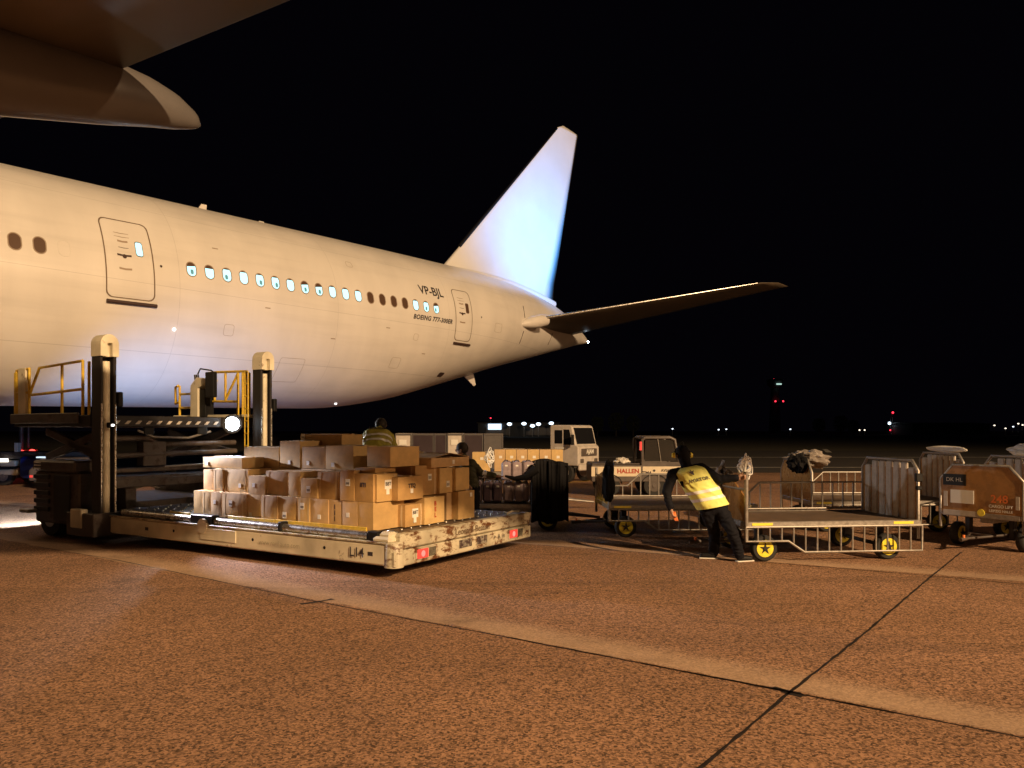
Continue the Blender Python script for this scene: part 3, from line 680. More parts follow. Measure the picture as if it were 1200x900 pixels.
hd = MB(); hd.tube([(-6.58, 2.76, 1.99), (-6.50, 2.72, 1.99)], [.16, .19], 20); lh = hd.build('work_lamp', M['black'], ld)
mb = MB(); mb.tube([(-6.495, 2.717, 1.99), (-6.485, 2.71, 1.99)], .135, 20); mb.build('lamp_lens', emis('work_lamp_glare', (.80, .92, 1), 40), lh)
lamp('work_lamp_light', 'SPOT', LW(6.36, 2.65, 1.99), 480, (.92, .95, 1), (3.5, 8.5, -1.5), .10, 105, .5)
l2 = MB(); l2.rbox((-6.12, -.05, 1.90), (-6.03, .06, 1.99), .01); q = l2.build('side_lamp', M['black'], ld)
mb = MB(); mb.rbox((-6.032, -.02, 1.93), (-6.022, .03, 1.96), .003); mb.build('lamp_lens', emis('side_lamp_lens', (1, .95, .9), 6), q)
lamp('side_lamp_light', 'SPOT', LW(5.98, -.02, 1.95), 1500, (.90, .86, 1), LW(3.2, .30, .8), .04, 42, 1.0)
l3 = lb('underside_work_lamp', M['black'], ((8.9, 2.9, .85), (9.05, 3.15, 1.05)))
lamp('underside_light', 'SPOT', LW(9.5, 3.1, 1.0), 1300, (.25, .50, 1.0), (-10.5, 24, 1.9), .25, 100, 1.0)
lamp('ground_light', 'SPOT', LW(9.3, .7, 1.25), 1300, (.66, .82, 1.0), (-12.3, 16.3, -1.2), .08, 80, .5)

# ================================================================ CARTONS
ORD = ['first', 'second', 'third', 'fourth', 'fifth', 'sixth', 'seventh', 'eighth', 'ninth', 'tenth', 'eleventh', 'twelfth', 'thirteenth', 'fourteenth']
def carton(origin, rz, w_, d_, h_, label, group, tape='v', lab=None, face='L', mi=None, marks=None, pos=None, labpos=(.5, .55), open_=False):
    """box standing at origin (corner), x=w, y=d"""
    t = thing('carton', label, 'carton', tuple(origin), rz, group)
    mb = MB(); n = 6; r = .008
    cm = M['cardbs'][random.randrange(4) if mi is None else mi]
    bulge = min(w_, d_)*random.uniform(.022, .048)
    # each face a little bulged grid
    def P3(u, v, k):
        e = bulge*16*u*(1-u)*v*(1-v)
        return {0: (u*w_, -e, v*h_), 1: (w_+e, u*d_, v*h_), 2: ((1-u)*w_, d_+e, v*h_), 3: (-e, (1-u)*d_, v*h_), 4: (u*w_, v*d_, h_+e*.4), 5: (u*w_, (1-v)*d_, 0)}[k]
    for k in range(6):
        if open_ and k == 4: continue
        vs = [P3(i/n, j/n, k) for i in range(n+1) for j in range(n+1)]
        mb.add(vs, [(i*(n+1)+j, (i+1)*(n+1)+j, (i+1)*(n+1)+j+1, i*(n+1)+j+1) for i in range(n) for j in range(n)], 0, True)
    bx = mb.build('box', cm, t)
    if open_:
        fl = MB(); 
        fl.add([(0,0,h_), (w_,0,h_), (w_,d_*.45,h_+.055), (0,d_*.45,h_+.055)], [(0,1,2,3)]); fl.add([(0,d_,h_), (w_,d_,h_), (w_,d_*.5,h_+.06), (0,d_*.5,h_+.06)], [(0,1,2,3)])
        o = fl.build('flap', cm, t); so = o.modifiers.new('s', 'SOLIDIFY'); so.thickness = .005
    e = bulge+.003
    if tape:
        tm = MB(); tw = .03
        if tape == 'h': tm.box((w_*.5-tw, 0, h_+.001), (w_*.5+tw, d_, h_+.003+e*.4))
        else:
            def strip(k, u, du):
                m2_ = MB(); N_ = 6; vs = []
                for j in range(N_+1):
                    for uu in (u, u+du):
                        p = Vector(P3(uu, .02+.96*j/N_, k)); p += Vector((0, -.003, 0)) if k == 0 else Vector((.003, 0, 0)); vs.append(p)
                m2_.add(vs, [(2*j, 2*j+1, 2*j+3, 2*j+2) for j in range(N_)], 0, True); return m2_
            strip(0, .10, .03/w_).build('tape', M['tape'], t); strip(1, .82, .03/d_).build('tape', M['tape'], t)
            tm = strip(0, .84, .03/w_)
        tm.build('tape', M['tape'], t)
    else:
        tm = MB(); tm.box((0.005, d_*.48, h_+.001), (w_-.005, d_*.48+.05, h_+.004+e*.4)); tm.build('tape', M['tape'], t)
    if lab:
        lm = MB(); s_ = {'s': (.055, .06), 'm': (.075, .09), 'l': (.13, .12)}[lab]
        if face == 'L':
            x0 = w_*labpos[0]-s_[0]/2; z0 = h_*labpos[1]-s_[1]/2; lm.box((x0, -e-.001, z0), (x0+s_[0], -e+.004, z0+s_[1])); lo = lm.build('paper_label', M['label'], t)
            if lab != 's':
                im = MB()
                for k in range(3): im.box((x0+.012+k*s_[0]*.28, -e-.003, z0+.02), (x0+.012+k*s_[0]*.28+s_[0]*.16, -e-.001, z0+s_[1]*.55))
                im.build('label_print', M['ink'], lo)
        else:
            y0 = d_*labpos[0]-s_[0]/2; z0 = h_*labpos[1]-s_[1]/2; lm.box((w_+e-.004, y0, z0), (w_+e+.001, y0+s_[0], z0+s_[1])); lo = lm.build('paper_label', M['label'], t)
            if lab == 'l':
                lm2 = MB(); lm2.box((w_+e-.004, y0+.03, z0-.07), (w_+e+.001, y0+.09, z0)); lm2.build('paper_label', M['label'], t)
                writing('label_print', 'BBT', .065, M['ink'], t, (w_+e+.003, y0+s_[0]/2, z0+s_[1]*.55), (0, 1, 0), (0, 0, 1), bold=.002)
            elif lab == 'm':
                im = MB()
                for k in range(3): im.box((w_+e+.001, y0+.01+k*.022, z0+.02), (w_+e+.003, y0+.02+k*.022, z0+.06))
                im.build('label_print', M['ink'], lo)
    if marks:
        mm, txt, vert = marks; f = (w_+e+.002, d_*.5, h_*.6) if face == 'R' else (w_*.5, -e-.002, h_*.6)
        xd = (0, 1, 0) if face == 'R' else (1, 0, 0); ydv = (0, 0, 1)
        if vert:
            for k, ch in enumerate(txt): writing('printed_mark', ch, .085, M[mm], t, (f[0], f[1], h_*.75-k*h_*.22), xd, ydv, bold=.003)
        else: writing('printed_mark', txt, .075, M[mm], t, f, xd, ydv, bold=.003)
    return t
GRP = 'cardboard cartons stacked on the loader platform'
DZ = .56
def cartL(px0, px1, b0, z0, z1, dep, label, **k):      # long front side: px0 < px1
    a1 = a_at(px0, b0); a0 = a_at(px1, b0)
    g = .004
    o = LW(a1-g, b0, z0); return carton(o, RZL+random.uniform(-.012, .012), (a1-a0)-2*g, dep, z1-z0-.003, label, GRP, face='L', **k)
def cartR(px0, px1, a0, z0, z1, dep, label, **k):      # short right side
    b0 = b_at(px0, a0); b1 = b_at(px1, a0); g = .005
    o = LW(a0+dep, b0+g, z0); return carton(o, RZL+random.uniform(-.02, .02), dep, (b1-b0)-2*g, z1-z0-.003, label, GRP, face='R', **k)
row1 = [227, 237, 247, 260, 289, 306, 325, 349, 363, 385, 401, 419, 437.5]
offs = [.26, .25, .22, .21, .24, .20, .22, .19, .20, .21, .20, .20]
spec = {2: dict(lab='s', labpos=(.4, .6)), 3: dict(lab='m', labpos=(.4, .6)), 4: dict(lab='s', labpos=(.3, .2)), 6: dict(lab='m', labpos=(.4, .3), tape=None), 7: dict(lab='m', labpos=(.4, .7)), 8: dict(lab='s', labpos=(.55, .35)), 9: dict(tape=None, marks=('ink', 'III', True)), 10: dict(lab='s', labpos=(.4, .5)), 11: dict(tape=None)}
for i in range(12):
    k = dict(tape='v' if i % 2 else None); k.update(spec.get(i, {}))
    nm = ('bottom carton on the platform, %s from the left along the long front side' % ORD[i]) if i < 11 else 'large plain bottom carton forming the near corner of the carton stack'
    cartL(row1[i], row1[i+1], offs[i], DZ, .93, .5 if i < 11 else .62, nm, **k)
row2 = [(238.5, 250, .42, .93, 1.25, dict(tape=None), 'first'), (250, 261, .32, .93, 1.27, dict(), 'second'), (261, 290.5, .34, .93, 1.28, dict(lab='s', labpos=(.7, .3)), 'third'), (291, 311, .24, .93, 1.20, dict(lab='s', labpos=(.35, .5), tape=None), 'fourth'),
        (311.5, 337.5, .28, .93, 1.28, dict(), 'fifth'), (338, 352, .27, .93, 1.28, dict(tape=None), 'sixth'), (352.3, 371.5, .20, .93, 1.20, dict(lab='m', labpos=(.5, .45), tape=None), 'seventh'),
        (372, 398, .24, .93, 1.30, dict(), 'eighth'), (398.3, 415, .19, .93, 1.335, dict(lab='m', labpos=(.6, .6), tape=None), 'ninth'), (415.5, 437.5, .20, .93, 1.295, dict(tape=None, marks=('ink', 'IITI', False)), 'tenth')]
for p0, p1, b0, z0, z1, k, o_ in row2:
    d_ = dict(tape='v'); d_.update(k); cartL(p0, p1, b0, z0, z1, .46, 'carton in the second layer, %s from the left on the long front side' % o_, **d_)
cartL(238, 283, .38, 1.285, 1.45, .42, 'flat brown carton lying at the top left end of the stack', tape=None, lab='s', labpos=(.12, .4))
cartL(286, 327, .84, 1.24, 1.60, .5, 'white-lit carton behind the flat one near the left mast side', tape=None, lab='s', labpos=(.5, .3))
cartL(328, 352, .78, 1.30, 1.70, .5, 'tall upper carton left of the dark wide carton on top', tape=None, lab='s', labpos=(.5, .2))
cartL(354, 381, .74, 1.30, 1.62, .5, 'dark upper carton, left of the pair with small white stickers', tape=None, lab='s', labpos=(.3, .25))
cartL(381.5, 414, .70, 1.30, 1.64, .5, 'widest dark upper carton under the topmost carton of the stack', tape=None, lab='s', labpos=(.3, .2))
cartL(352, 401, 1.22, 1.55, 1.80, .45, 'topmost carton of the whole stack, lying flat behind the others', tape=None, lab='m', labpos=(.08, .85))
cartL(287, 326, .74, DZ, 1.235, .5, 'brown carton standing behind the second layer beneath the white-lit carton', tape=None)
cartL(306, 352, .79, .93, 1.295, .5, 'inner carton below the tall upper carton behind the front row', tape=None)
cartL(353, 414, .72, .93, 1.295, .45, 'inner carton supporting the dark upper cartons behind the front row', tape=None)
cartL(352, 401, 1.25, DZ, 1.545, .45, 'inner carton supporting the topmost flat carton of the stack', tape=None)
cartL(416, 440, .32, 1.30, 1.365, .4, 'thin flat carton topping the second layer near the corner', tape='h')
cartL(430, 458, .55, 1.37, 1.64, .6, 'dark square carton on top in front of the yellow jacketed worker', tape=None)
# right side
cartR(441, 466, .50, .93, 1.285, .55, 'second-layer corner carton with large double white label', tape='v', lab='l', labpos=(.5, .62))
cartR(466, 496, .40, .93, 1.24, .45, 'carton with dark printed marks above the white square sticker', tape=None, lab='s', labpos=(.5, .38), marks=('ink', 'TTQ', False))
cartR(474, 496, .42, DZ, .86, .45, 'bottom carton with lettered label left of the red-marked carton', tape='v', lab='l', labpos=(.5, .6))
cartR(497, 521, .38, DZ, .93, .42, 'bottom carton on the right side with vertical red print', tape=None, marks=('redink', 'BEL', True))
cartR(523, 536, .46, DZ, .955, .42, 'narrow shaded bottom carton second from the right corner', tape=None, lab='m', labpos=(.6, .7))
cartR(537, 556, .34, DZ, .97, .42, 'rightmost bottom carton with a small sticker near its top', tape=None, lab='s', labpos=(.75, .85))
cartR(438.5, 473, .555, DZ, .926, .01+.45, 'inner bottom carton beside the corner carton on the right', tape=None)
cartR(487, 513, .50, .95, 1.37, .5, 'upper carton with tall white label on the right side', tape='v', lab='m', labpos=(.6, .6))
cartR(515, 533, .44, .96, 1.32, .45, 'second-layer carton with square label under the peaked open carton', tape=None, lab='m', labpos=(.5, .35))
cartR(534, 550, .38, .98, 1.31, .45, 'plain second-layer carton at the far right corner', tape=None)
cartR(505, 550, .42, 1.335, 1.47, .5, 'open carton with raised peaked flaps on the right top', tape=None, lab='s', labpos=(.55, .5), open_=True)
cartR(469, 487, 1.02, .93, 1.30, .4, 'inner carton behind the dark printed carton near the corner', tape=None)
cartR(480, 512, 1.0, DZ, .94, .5, 'inner bottom carton hidden behind the red-marked carton', tape=None)

# crumpled cream package resting among the cartons
def crumple(name, m, parent, c, size, seed, n=26, amp=.35, freq=5.0, mb=None):
    from mathutils import noise as nz
    mb = mb or MB(); vs = []; fs = []; mm = n//2; c = Vector(c)
    for i in range(mm+1):
        for j in range(n):
            a = pi*i/mm; b = 2*pi*j/n; d = Vector((sin(a)*cos(b), sin(a)*sin(b), cos(a)))
            q = 1+amp*nz.noise(d*freq*.35+Vector((seed, 0, 0)))+amp*.45*abs(nz.noise(d*freq+Vector((0, seed, 0))))
            vs.append(c+Vector((d.x*size[0], d.y*size[1], d.z*size[2]))*q)
    for i in range(mm):
        for j in range(n): fs.append((i*n+j, (i+1)*n+j, (i+1)*n+(j+1) % n, i*n+(j+1) % n))
    mb.add(vs, fs, 0, False); return mb.build(name, m, parent)
t = thing('wrapped_bundle', 'crumpled cream bundle lying on the cartons between the two workers', 'bundle', tuple(LW(1.25, 1.9, 1.4)))
crumple('bundle', M['tape'], t, (0, 0, .03), (.28, .16, .10), 3.3)
cartR(478, 499, 1.28, .56, 1.37, .5, 'tall inner carton carrying the crumpled cream bundle', tape=None)

# ================================================================ PEOPLE
def capsules(segs, balls=(), vox=.012, smooth=4, fold=0):
    mb = MB()
    for p, q, r1, r2 in segs:
        p, q = Vector(p), Vector(q); n = 5
        mb.tube([p.lerp(q, k/n) for k in range(n+1)], [r1+(r2-r1)*k/n for k in range(n+1)], 14); mb.sphere(p, r1, 14); mb.sphere(q, r2, 14)
    for b in balls: mb.sphere(b[0], b[1], 18, sc=b[2] if len(b) > 2 else (1,1,1))
    o = mb.build('tmp', M['skin']); r = o.modifiers.new('r', 'REMESH'); r.mode = 'VOXEL'; r.voxel_size = vox; r.use_smooth_shade = True
    s = o.modifiers.new('s', 'SMOOTH'); s.iterations = smooth; s.factor = .5
    me = evalmesh(o); bpy.data.objects.remove(o)
    if fold:
        from mathutils import noise as nz
        me.update(); nn = [v.normal.copy() for v in me.vertices]
        for v, n_ in zip(me.vertices, nn):
            c = v.co; q1 = nz.noise(Vector((c.x*7, c.y*7, c.z*15+nz.noise(c*6)*2))); q2 = nz.noise(Vector((c.x*18, c.y*18, c.z*28)))
            v.co = c + n_*(fold*(1-abs(q1)*2.4)*.8 + fold*.35*q2)
        me.update()
    return me
def meshpart(name, me, m, parent):
    me.materials.clear(); me.materials.append(m); o = bpy.data.objects.new(name, me); COL.objects.link(o); o.parent = parent
    for p in me.polygons: p.material_index = 0
    return o
def hand(w_, d, side, curl=.5):                         # palm + five fingers; w_ wrist, d direction, side = thumb side
    w_, d, side = Vector(w_), Vector(d).normalized(), Vector(side).normalized(); nrm = d.cross(side).normalized(); segs = []
    pc = w_+d*.045; segs.append((w_, pc+side*.018, .026, .024)); segs.append((w_, pc-side*.022, .026, .022))
    for k, (o, L) in enumerate(((.030, .072), (.011, .080), (-.009, .075), (-.028, .058))):
        b0 = w_+d*.085+side*o; c1 = d*cos(curl*.6)+nrm*sin(curl*.6); c2 = d*cos(curl*1.7)+nrm*sin(curl*1.7); c3 = d*cos(curl*2.6)+nrm*sin(curl*2.6)
        p1 = b0+c1*L*.45; p2 = p1+c2*L*.32; p3 = p2+c3*L*.25
        segs += [(w_+d*.03+side*o*.7, b0, .013, .011), (b0, p1, .0105, .0095), (p1, p2, .0095, .009), (p2, p3, .009, .008)]
    t0 = w_+d*.02+side*.025; t1 = t0+(side*.8+d*.7).normalized()*.045; t2 = t1+(d+nrm*.5+side*.2).normalized()*.032
    segs += [(t0, t1, .014, .012), (t1, t2, .012, .010)]
    return segs
def person(label, loc, J, R=1.0, jacket=None, trousers=None, face=(0,1,0), hood=None, group=None):
    """J: joint dict, relative to loc"""
    t = thing('person', label, 'person', loc, 0, group); J = {k: Vector(v) for k, v in J.items()}
    F_ = Vector(face).normalized(); sp = (J['neck']-J['hip']).normalized(); sd = (J['shR']-J['shL']).normalized()
    hd = J['head']; upv = (hd-J['neck']).normalized()
    segs = [(J['hip'], J['chest'], .115, .13), (J['hip']-sd*.06, J['chest']-sd*.07, .10, .11), (J['hip']+sd*.06, J['chest']+sd*.07, .10, .11), (J['chest'], J['neck'], .12, .06), (J['shL'], J['shR'], .062, .062), (J['neck'], hd-upv*.06, .055, .05)]
    arms = []; legs = []
    for s in 'LR':
        arms += [(J['sh'+s], J['el'+s], .056, .044), (J['el'+s], J['wr'+s], .043, .028)]
        legs += [(J['hp'+s], J['kn'+s], .085, .058), (J['kn'+s], J['an'+s], .056, .038)]
        fd = J.get('ft'+s, F_*.16)
        legs += [(J['an'+s]+Vector((0,0,-.03)), J['an'+s]+fd+Vector((0,0,-.045)), .038, .032)]
    hs = []
    for s in 'LR': hs += hand(J['wr'+s], J.get('hd'+s, (J['wr'+s]-J['el'+s])), J.get('th'+s, F_), J.get('cu'+s, Vector((.6,0,0))).x)
    side = F_.cross(upv).normalized()
    balls = [(hd, .092, (.92, 1.02, 1.22)), (hd+F_*.02-upv*.05, .068), (hd+F_*.102-upv*.01, .016), (hd+F_*.095-upv*.03, .017), (hd+side*.085-upv*.01, .022, (.6, 1, 1.3)), (hd-side*.085-upv*.01, .022, (.6, 1, 1.3))]
    meshpart('body', capsules(segs+arms+legs+hs, balls, .0085, 2), M['skin'], t)
    jm = jacket or M['navy']; g = .016
    js = [(a, b, r1+g, r2+g) for a, b, r1, r2 in segs[:5]]+[(a, b, r1+g, r2+.018) for a, b, r1, r2 in arms]
    js = [x if i != 6 and i != 8 else x for i, x in enumerate(js)]
    for i, s in ((6, 'L'), (8, 'R')):
        a, b, r1, r2 = js[i]; js[i] = (a, a.lerp(b, .93), r1, r2)
    js += [(J['neck']-sp*.02, J['neck']+upv*.03, .075, .068)]
    # cloth folds at elbows and waist
    for s in 'LR': js += [(J['el'+s]-sp*.0, J['el'+s]+(J['sh'+s]-J['el'+s])*.15, .064, .06), (J['wr'+s].lerp(J['el'+s], .2), J['wr'+s].lerp(J['el'+s], .3), .048, .05)]
    meshpart('jacket', capsules(js, (), .011, 2, .011), jm, t)
    ts = [(J['hip']-sd*.05, J['hip']+sd*.05, .128, .128)]
    for i in range(0, len(legs), 3):
        (a, b, r1, r2), (c, d_, r3, r4), _ = legs[i:i+3]
        ts += [(J['hip'], a, .12, .10), (a, b, r1+.022, r2+.02), (c, c.lerp(d_, .93), r3+.022, r4+.028), (c.lerp(d_, .86), c.lerp(d_, .95), r4+.034, r4+.03)]
    meshpart('trousers', capsules(ts, (), .011, 2, .014), trousers or M['navy'], t)
    for i, s in ((2, 'L'), (5, 'R')):
        a, b, r1, r2 = legs[i]
        so = meshpart('shoe', capsules([(a, b, .05, .043), (a, a+Vector((0,0,.05)), .05, .05)], (), .01, 2), M['black'], t)
        mb = MB(); q = (b-a); q.z = 0; ang = atan2(q.y, q.x); L_ = q.length
        mb.rbox((-.06, -.044, -.012), (L_+.05, .044, .006), .008, 0, Matrix.Translation((a.x, a.y, .013)) @ Matrix.Rotation(ang, 4, 'Z')); mb.build('sole', M['label'], so)
    if hood:
        meshpart('hood' if hood == 'hood' else 'hair', capsules([(hd-F_*.012, hd-F_*.012+upv*.02, .10, .102)] + ([(hd-F_*.02, J['neck'], .095, .075)] if hood == 'hood' else [(hd-F_*.03, hd-F_*.03+upv*.03, .096, .09)]), (), .012, 2), M['navy'] if hood == 'hood' else M['hair'], t)
    return t, J, sp, sd
def vest(t, J, sp, sd, m, sag=.02, wtop=.21, wbot=.235, dpt=.165, lo=-.13, hi=None, bands=(.30, .44)):
    fw = sd.cross(sp).normalized(); L0 = J['hip']+sp*lo; L1 = J['neck']-sp*.02; NN = 64; nr = 44
    from mathutils import noise as nz
    def pt(u, a, ex=0):
        c = L0.lerp(L1, u)
        w_ = wbot+(wtop-wbot)*u; d_ = dpt
        if u > .86: k = (u-.86)/.14; w_ *= 1-.45*k*k; d_ *= 1-.35*k*k
        n_ = 1+.06*nz.noise(Vector((cos(a)*1.6, sin(a)*1.6, u*5)))+.045*(1-3*abs(nz.noise(Vector((cos(a)*2.6+u*2, sin(a)*2.6, u*5+3)))))
        ce = abs(cos(a))**.75*(1 if cos(a) > 0 else -1); se = abs(sin(a))**.85*(1 if sin(a) > 0 else -1)
        return c+sd*(ce*(w_*n_+ex))+fw*(se*(d_*n_+ex))
    def shell(u0, u1, ex, name, mm, par):
        k = max(2, int(nr*(u1-u0))); mb = MB()
        mb.add([pt(u0+(u1-u0)*i/k, 2*pi*j/NN, ex) for i in range(k+1) for j in range(NN)], [(i*NN+j, i*NN+(j+1) % NN, (i+1)*NN+(j+1) % NN, (i+1)*NN+j) for i in range(k) for j in range(NN)], 0, True)
        return mb.build(name, mm, par)
    v = shell(0, 1, 0, 'safety_vest', m, t)
    for b0 in bands: shell(b0-.035, b0+.035, .004, 'reflective_band', M['silver'], v)
    return v, pt, fw
def J2(px, py, Y, o): return Vector((P(px, Y), Y, Z(py, Y)))-Vector(o)
# worker pulling the cart, seen from behind
o = Vector((P(850, 10.95), 10.95, 0)); q = lambda px, py, Y=10.95: J2(px, py, Y, o)
J = dict(hip=q(836, 594), chest=q(813, 562), neck=q(804, 546, 11.0), head=q(799.5, 531, 11.05), shL=q(788, 556, 10.98), shR=q(822, 549, 10.98),
         elL=q(781, 578, 10.9), wrL=q(786, 596, 10.85), elR=q(843, 562, 10.85), wrR=q(864, 560, 10.75),
         hpL=q(829, 598), hpR=q(844, 596), knL=q(838, 626, 11.1), knR=q(858, 624, 10.75), anL=q(836, 651.5, 11.1), anR=q(867, 651.5, 10.85),
         ftL=Vector((-.15, .03, 0)), ftR=Vector((.16, .05, 0)), thL=Vector((0, 1, 0)), thR=Vector((0, 0, 1)), cuR=Vector((.9, 0, 0)))
for k in ('anL', 'anR'): J[k].z = .085
t, J, sp, sd = person('worker in black with bright yellow vest and ear defenders, leaning while pulling a baggage cart', o, J, hood='hood', face=(-.35, .9, 0))
v, pt, fw = vest(t, J, sp, sd, M['hiviz'], wtop=.225, wbot=.22, dpt=.205, lo=.0, bands=(.22, .40))
bk = fw if fw.y < 0 else -fw
c0 = J['hip'].lerp(J['neck'], .70)+bk*.218
writing('vest_lettering', 'AVIATOR', .070, M['ink'], v, c0-sp*.03, sd, sp, bold=.002)
mb = MB()                                               # emblem: small winged bird shape
cc = c0+sp*.10-sd*.03
mb.prism([cc+sd*a+sp*b for a, b in ((-.05, .03), (-.01, .01), (.0, .05), (.012, .012), (.045, .03), (.02, -.012), (.012, -.05), (-.012, -.035), (-.025, -.01))], bk*.006); mb.build('vest_emblem', M['ink'], v)
for s in (-1, 1):
    mb = MB(); c = J['head']+Vector((s*.112, -.01, -.03)); mb.tube([c, c+Vector((s*.035, 0, 0))], [.045, .032], 14); mb.build('ear_defender', M['refl'], t)
mb = MB(); mb.tube([J['head']+Vector((.115*cos(a), 0, .125*sin(a)-.02)) for a in [pi*k/10 for k in range(11)]], .008); mb.build('ear_defender_band', M['black'], t)
g = thing('glove', 'orange work glove held in the pulling worker\'s lowered left hand', 'glove', tuple(o+J['wrL']))
crumple('glove_fabric', M['orange'], g, (.05, 0, -.09), (.028, .02, .05), 2.1, n=14)
mb = MB()
for k in range(4): mb.tube([(.045+k*.013, 0, -.12), (.06+k*.014, 0, -.165-.01*(k % 2))], .008, 8)
mb.build('glove_fingers', M['orange'], g)
# worker in hi-viz jacket behind the cartons
o = LW(2.35, 2.25, .555); q = lambda px, py, Y: J2(px, py, Y, o); Yw = o.y
print('w2 px', 600+F*o.x/o.y)
dx = P(442, Yw)-o.x
J = dict(hip=(dx, -.12, .86), chest=(dx, .02, 1.10), neck=(dx, .16, 1.29), head=(dx+.01, .31, 1.40), shL=(dx-.19, .10, 1.19), shR=(dx+.19, .10, 1.19), elL=(dx-.29, .05, .97), wrL=(dx-.27, -.02, .80), elR=(dx+.28, .2, .96), wrR=(dx+.2, .35, .80),
         hpL=(dx-.09, -.1, .84), hpR=(dx+.09, -.1, .84), knL=(dx-.1, .06, .48), knR=(dx+.1, .06, .48), anL=(dx-.1, -.02, .085), anR=(dx+.1, -.02, .085), thL=Vector((.3, 1, 0)), thR=Vector((-.3, 1, 0)))
J['ftL'] = Vector((0, .15, 0)); J['ftR'] = Vector((0, .15, 0))
t, J, sp, sd = person('worker in yellow reflective jacket bending over cartons on the loader platform', o, J, jacket=M['hivizd'], hood='hair', face=(0, .95, -.3))
v, pt, fw = vest(t, J, sp, sd, M['hivizd'], wtop=.235, wbot=.235, dpt=.20, lo=-.05, bands=(.52, .70))
bk = fw if fw.y < 0 else -fw
writing('jacket_lettering', 'AVIATOR', .065, M['ink'], v, J['hip'].lerp(J['neck'], .86)+bk*.205, sd, sp, bold=.002)
for s in 'LR':
    mb = MB(); a = J['wr'+s].lerp(J['el'+s], .18); b = J['wr'+s].lerp(J['el'+s], .42); mb.tube([a, b], [.056, .060], 16, caps=False); mb.build('sleeve_band', M['silver'], t)
# dark jacket worker beyond the platform
o = Vector((P(543, 13.3), 13.3, 0))
J = dict(hip=(.10, 0, .88), chest=(.08, -.02, 1.15), neck=(.0, -.03, 1.38), head=(-.03, -.04, 1.54), shL=(-.12, .08, 1.30), shR=(.15, -.06, 1.29), elL=(-.12, -.1, 1.05), wrL=(.05, -.25, .95), elR=(.32, -.1, 1.12), wrR=(.55, -.12, 1.08),
         hpL=(.02, 0, .86), hpR=(.18, 0, .86), knL=(.0, -.05, .47), knR=(.2, -.02, .47), anL=(.0, 0, .085), anR=(.22, 0, .085))
t, J, sp, sd = person('worker in dark green jacket reaching toward the suitcases beside the platform', o, J, jacket=M['greenj'], hood='hair', face=(-.9, .1, -.1))
for s, f0, f1 in (('R', .25, .5), ('L', .3, .5)):
    mb = MB(); a = J['wr'+s].lerp(J['el'+s], f0+.35); b = J['wr'+s].lerp(J['el'+s], f1+.4); mb.tube([a, b], [.060, .064], 16, caps=False); mb.build('sleeve_band', M['silver'], t)

# ================================================================ BAGGAGE CARTS
def wheel(parent, x, y, r=.185, sy=1):
    mb = MB(); mb.tube([(x, y-.06, r), (x, y-.045, r), (x, y+.045, r), (x, y+.06, r)], [r*.9, r, r, r*.9], 28); w_ = mb.build('wheel', M['rubber'], parent)
    mb = MB(); mb.tube([(x, y-.066, r), (x, y+.066, r)], r*.66, 24); mb.build('rim', M['yrim'], w_)
    mb = MB()
    for s in (-1, 1):
        mb.tube([(x, y+s*.066, r), (x, y+s*.085, r)], .03, 8)
        for k in range(5):
            a = 2*pi*k/5+.3; p0 = Vector((x, y+s*.068, r)); d_ = Vector((cos(a), 0, sin(a))); e_ = Vector((-sin(a), 0, cos(a)))
            mb.prism([p0+d_*.02-e_*.018, p0+d_*.085, p0+d_*.02+e_*.018], (0, s*.008, 0))
    mb.build('hub', M['dark'], w_)
def endpanel(parent, x, W, kind, top=1.42, th_=.03, sgn=1):
    z0 = .50
    if kind is None: return
    if kind == 'corr' or kind == 'corrwrap':
        mb = MB(); mb.tube([(x, .03, .3), (x, .03, top-.15), (x, .17, top), (x, W-.17, top), (x, W-.03, top-.15), (x, W-.03, .3)], .024, 10)
        p = mb.build('end_frame', M['galv'], parent); n = 7; mb = MB()
        for k in range(n):
            y0 = .09+k*(W-.18)/n; wd = (W-.18)/n*.80; tp = top-.03 if 0 < k < n-1 else top-.10
            mb.rbox((x-.022, y0, z0), (x+.022, y0+wd, tp), .016)
        mb.build('corrugated_panel', M['corr'], p)
        mb = MB(); mb.box((x-.006, .06, z0), (x+.004, W-.06, top-.12)); mb.build('backing_sheet', M['brownpanel'], p)
        mb = MB(); mb.rbox((x-.05, -.01, top-.30), (x+.05, .05, top-.18), .01); mb.build('latch', M['black'], p); mb = MB(); mb.rbox((x-.04, -.01, top-.42), (x+.04, .045, top-.36), .01); mb.build('latch', M['black'], p)
    elif kind in ('brown', 'plain'):
        mb = MB(); ch = .22
        poly = [(x-.012, .02, z0), (x-.012, W-.02, z0), (x-.012, W-.02, top-ch), (x-.012, W-ch, top), (x-.012, ch, top), (x-.012, .02, top-ch)]
        mb.prism(poly, (.024, 0, 0)); p = mb.build('end_panel', M['brownpanel'], parent)
        mb = MB(); mb.tube([(x, .0, .3), (x, .0, top-ch), (x, ch-.02, top+.01), (x, W-ch+.02, top+.01), (x, W, top-ch), (x, W, .3)], .022, 10); mb.build('end_frame', M['galv'], p)
    elif kind == 'pole':
        mb = MB(); mb.tube([(x, .0, .3), (x, .0, 1.28)], .028, 10); mb.tube([(x, W, .3), (x, W, 1.15)], .024, 10); mb.tube([(x, 0, 1.02), (x, W, 1.02)], .02, 8); p = mb.build('end_frame', M['galv'], parent)
        mb = MB(); mb.prism([(x-.01, .04, z0), (x-.01, W-.05, z0), (x-.01, W-.05, .98), (x-.01, .5, 1.15), (x-.01, .04, .92)], (.02, 0, 0)); mb.build('end_panel', M['brownpanel'], p)
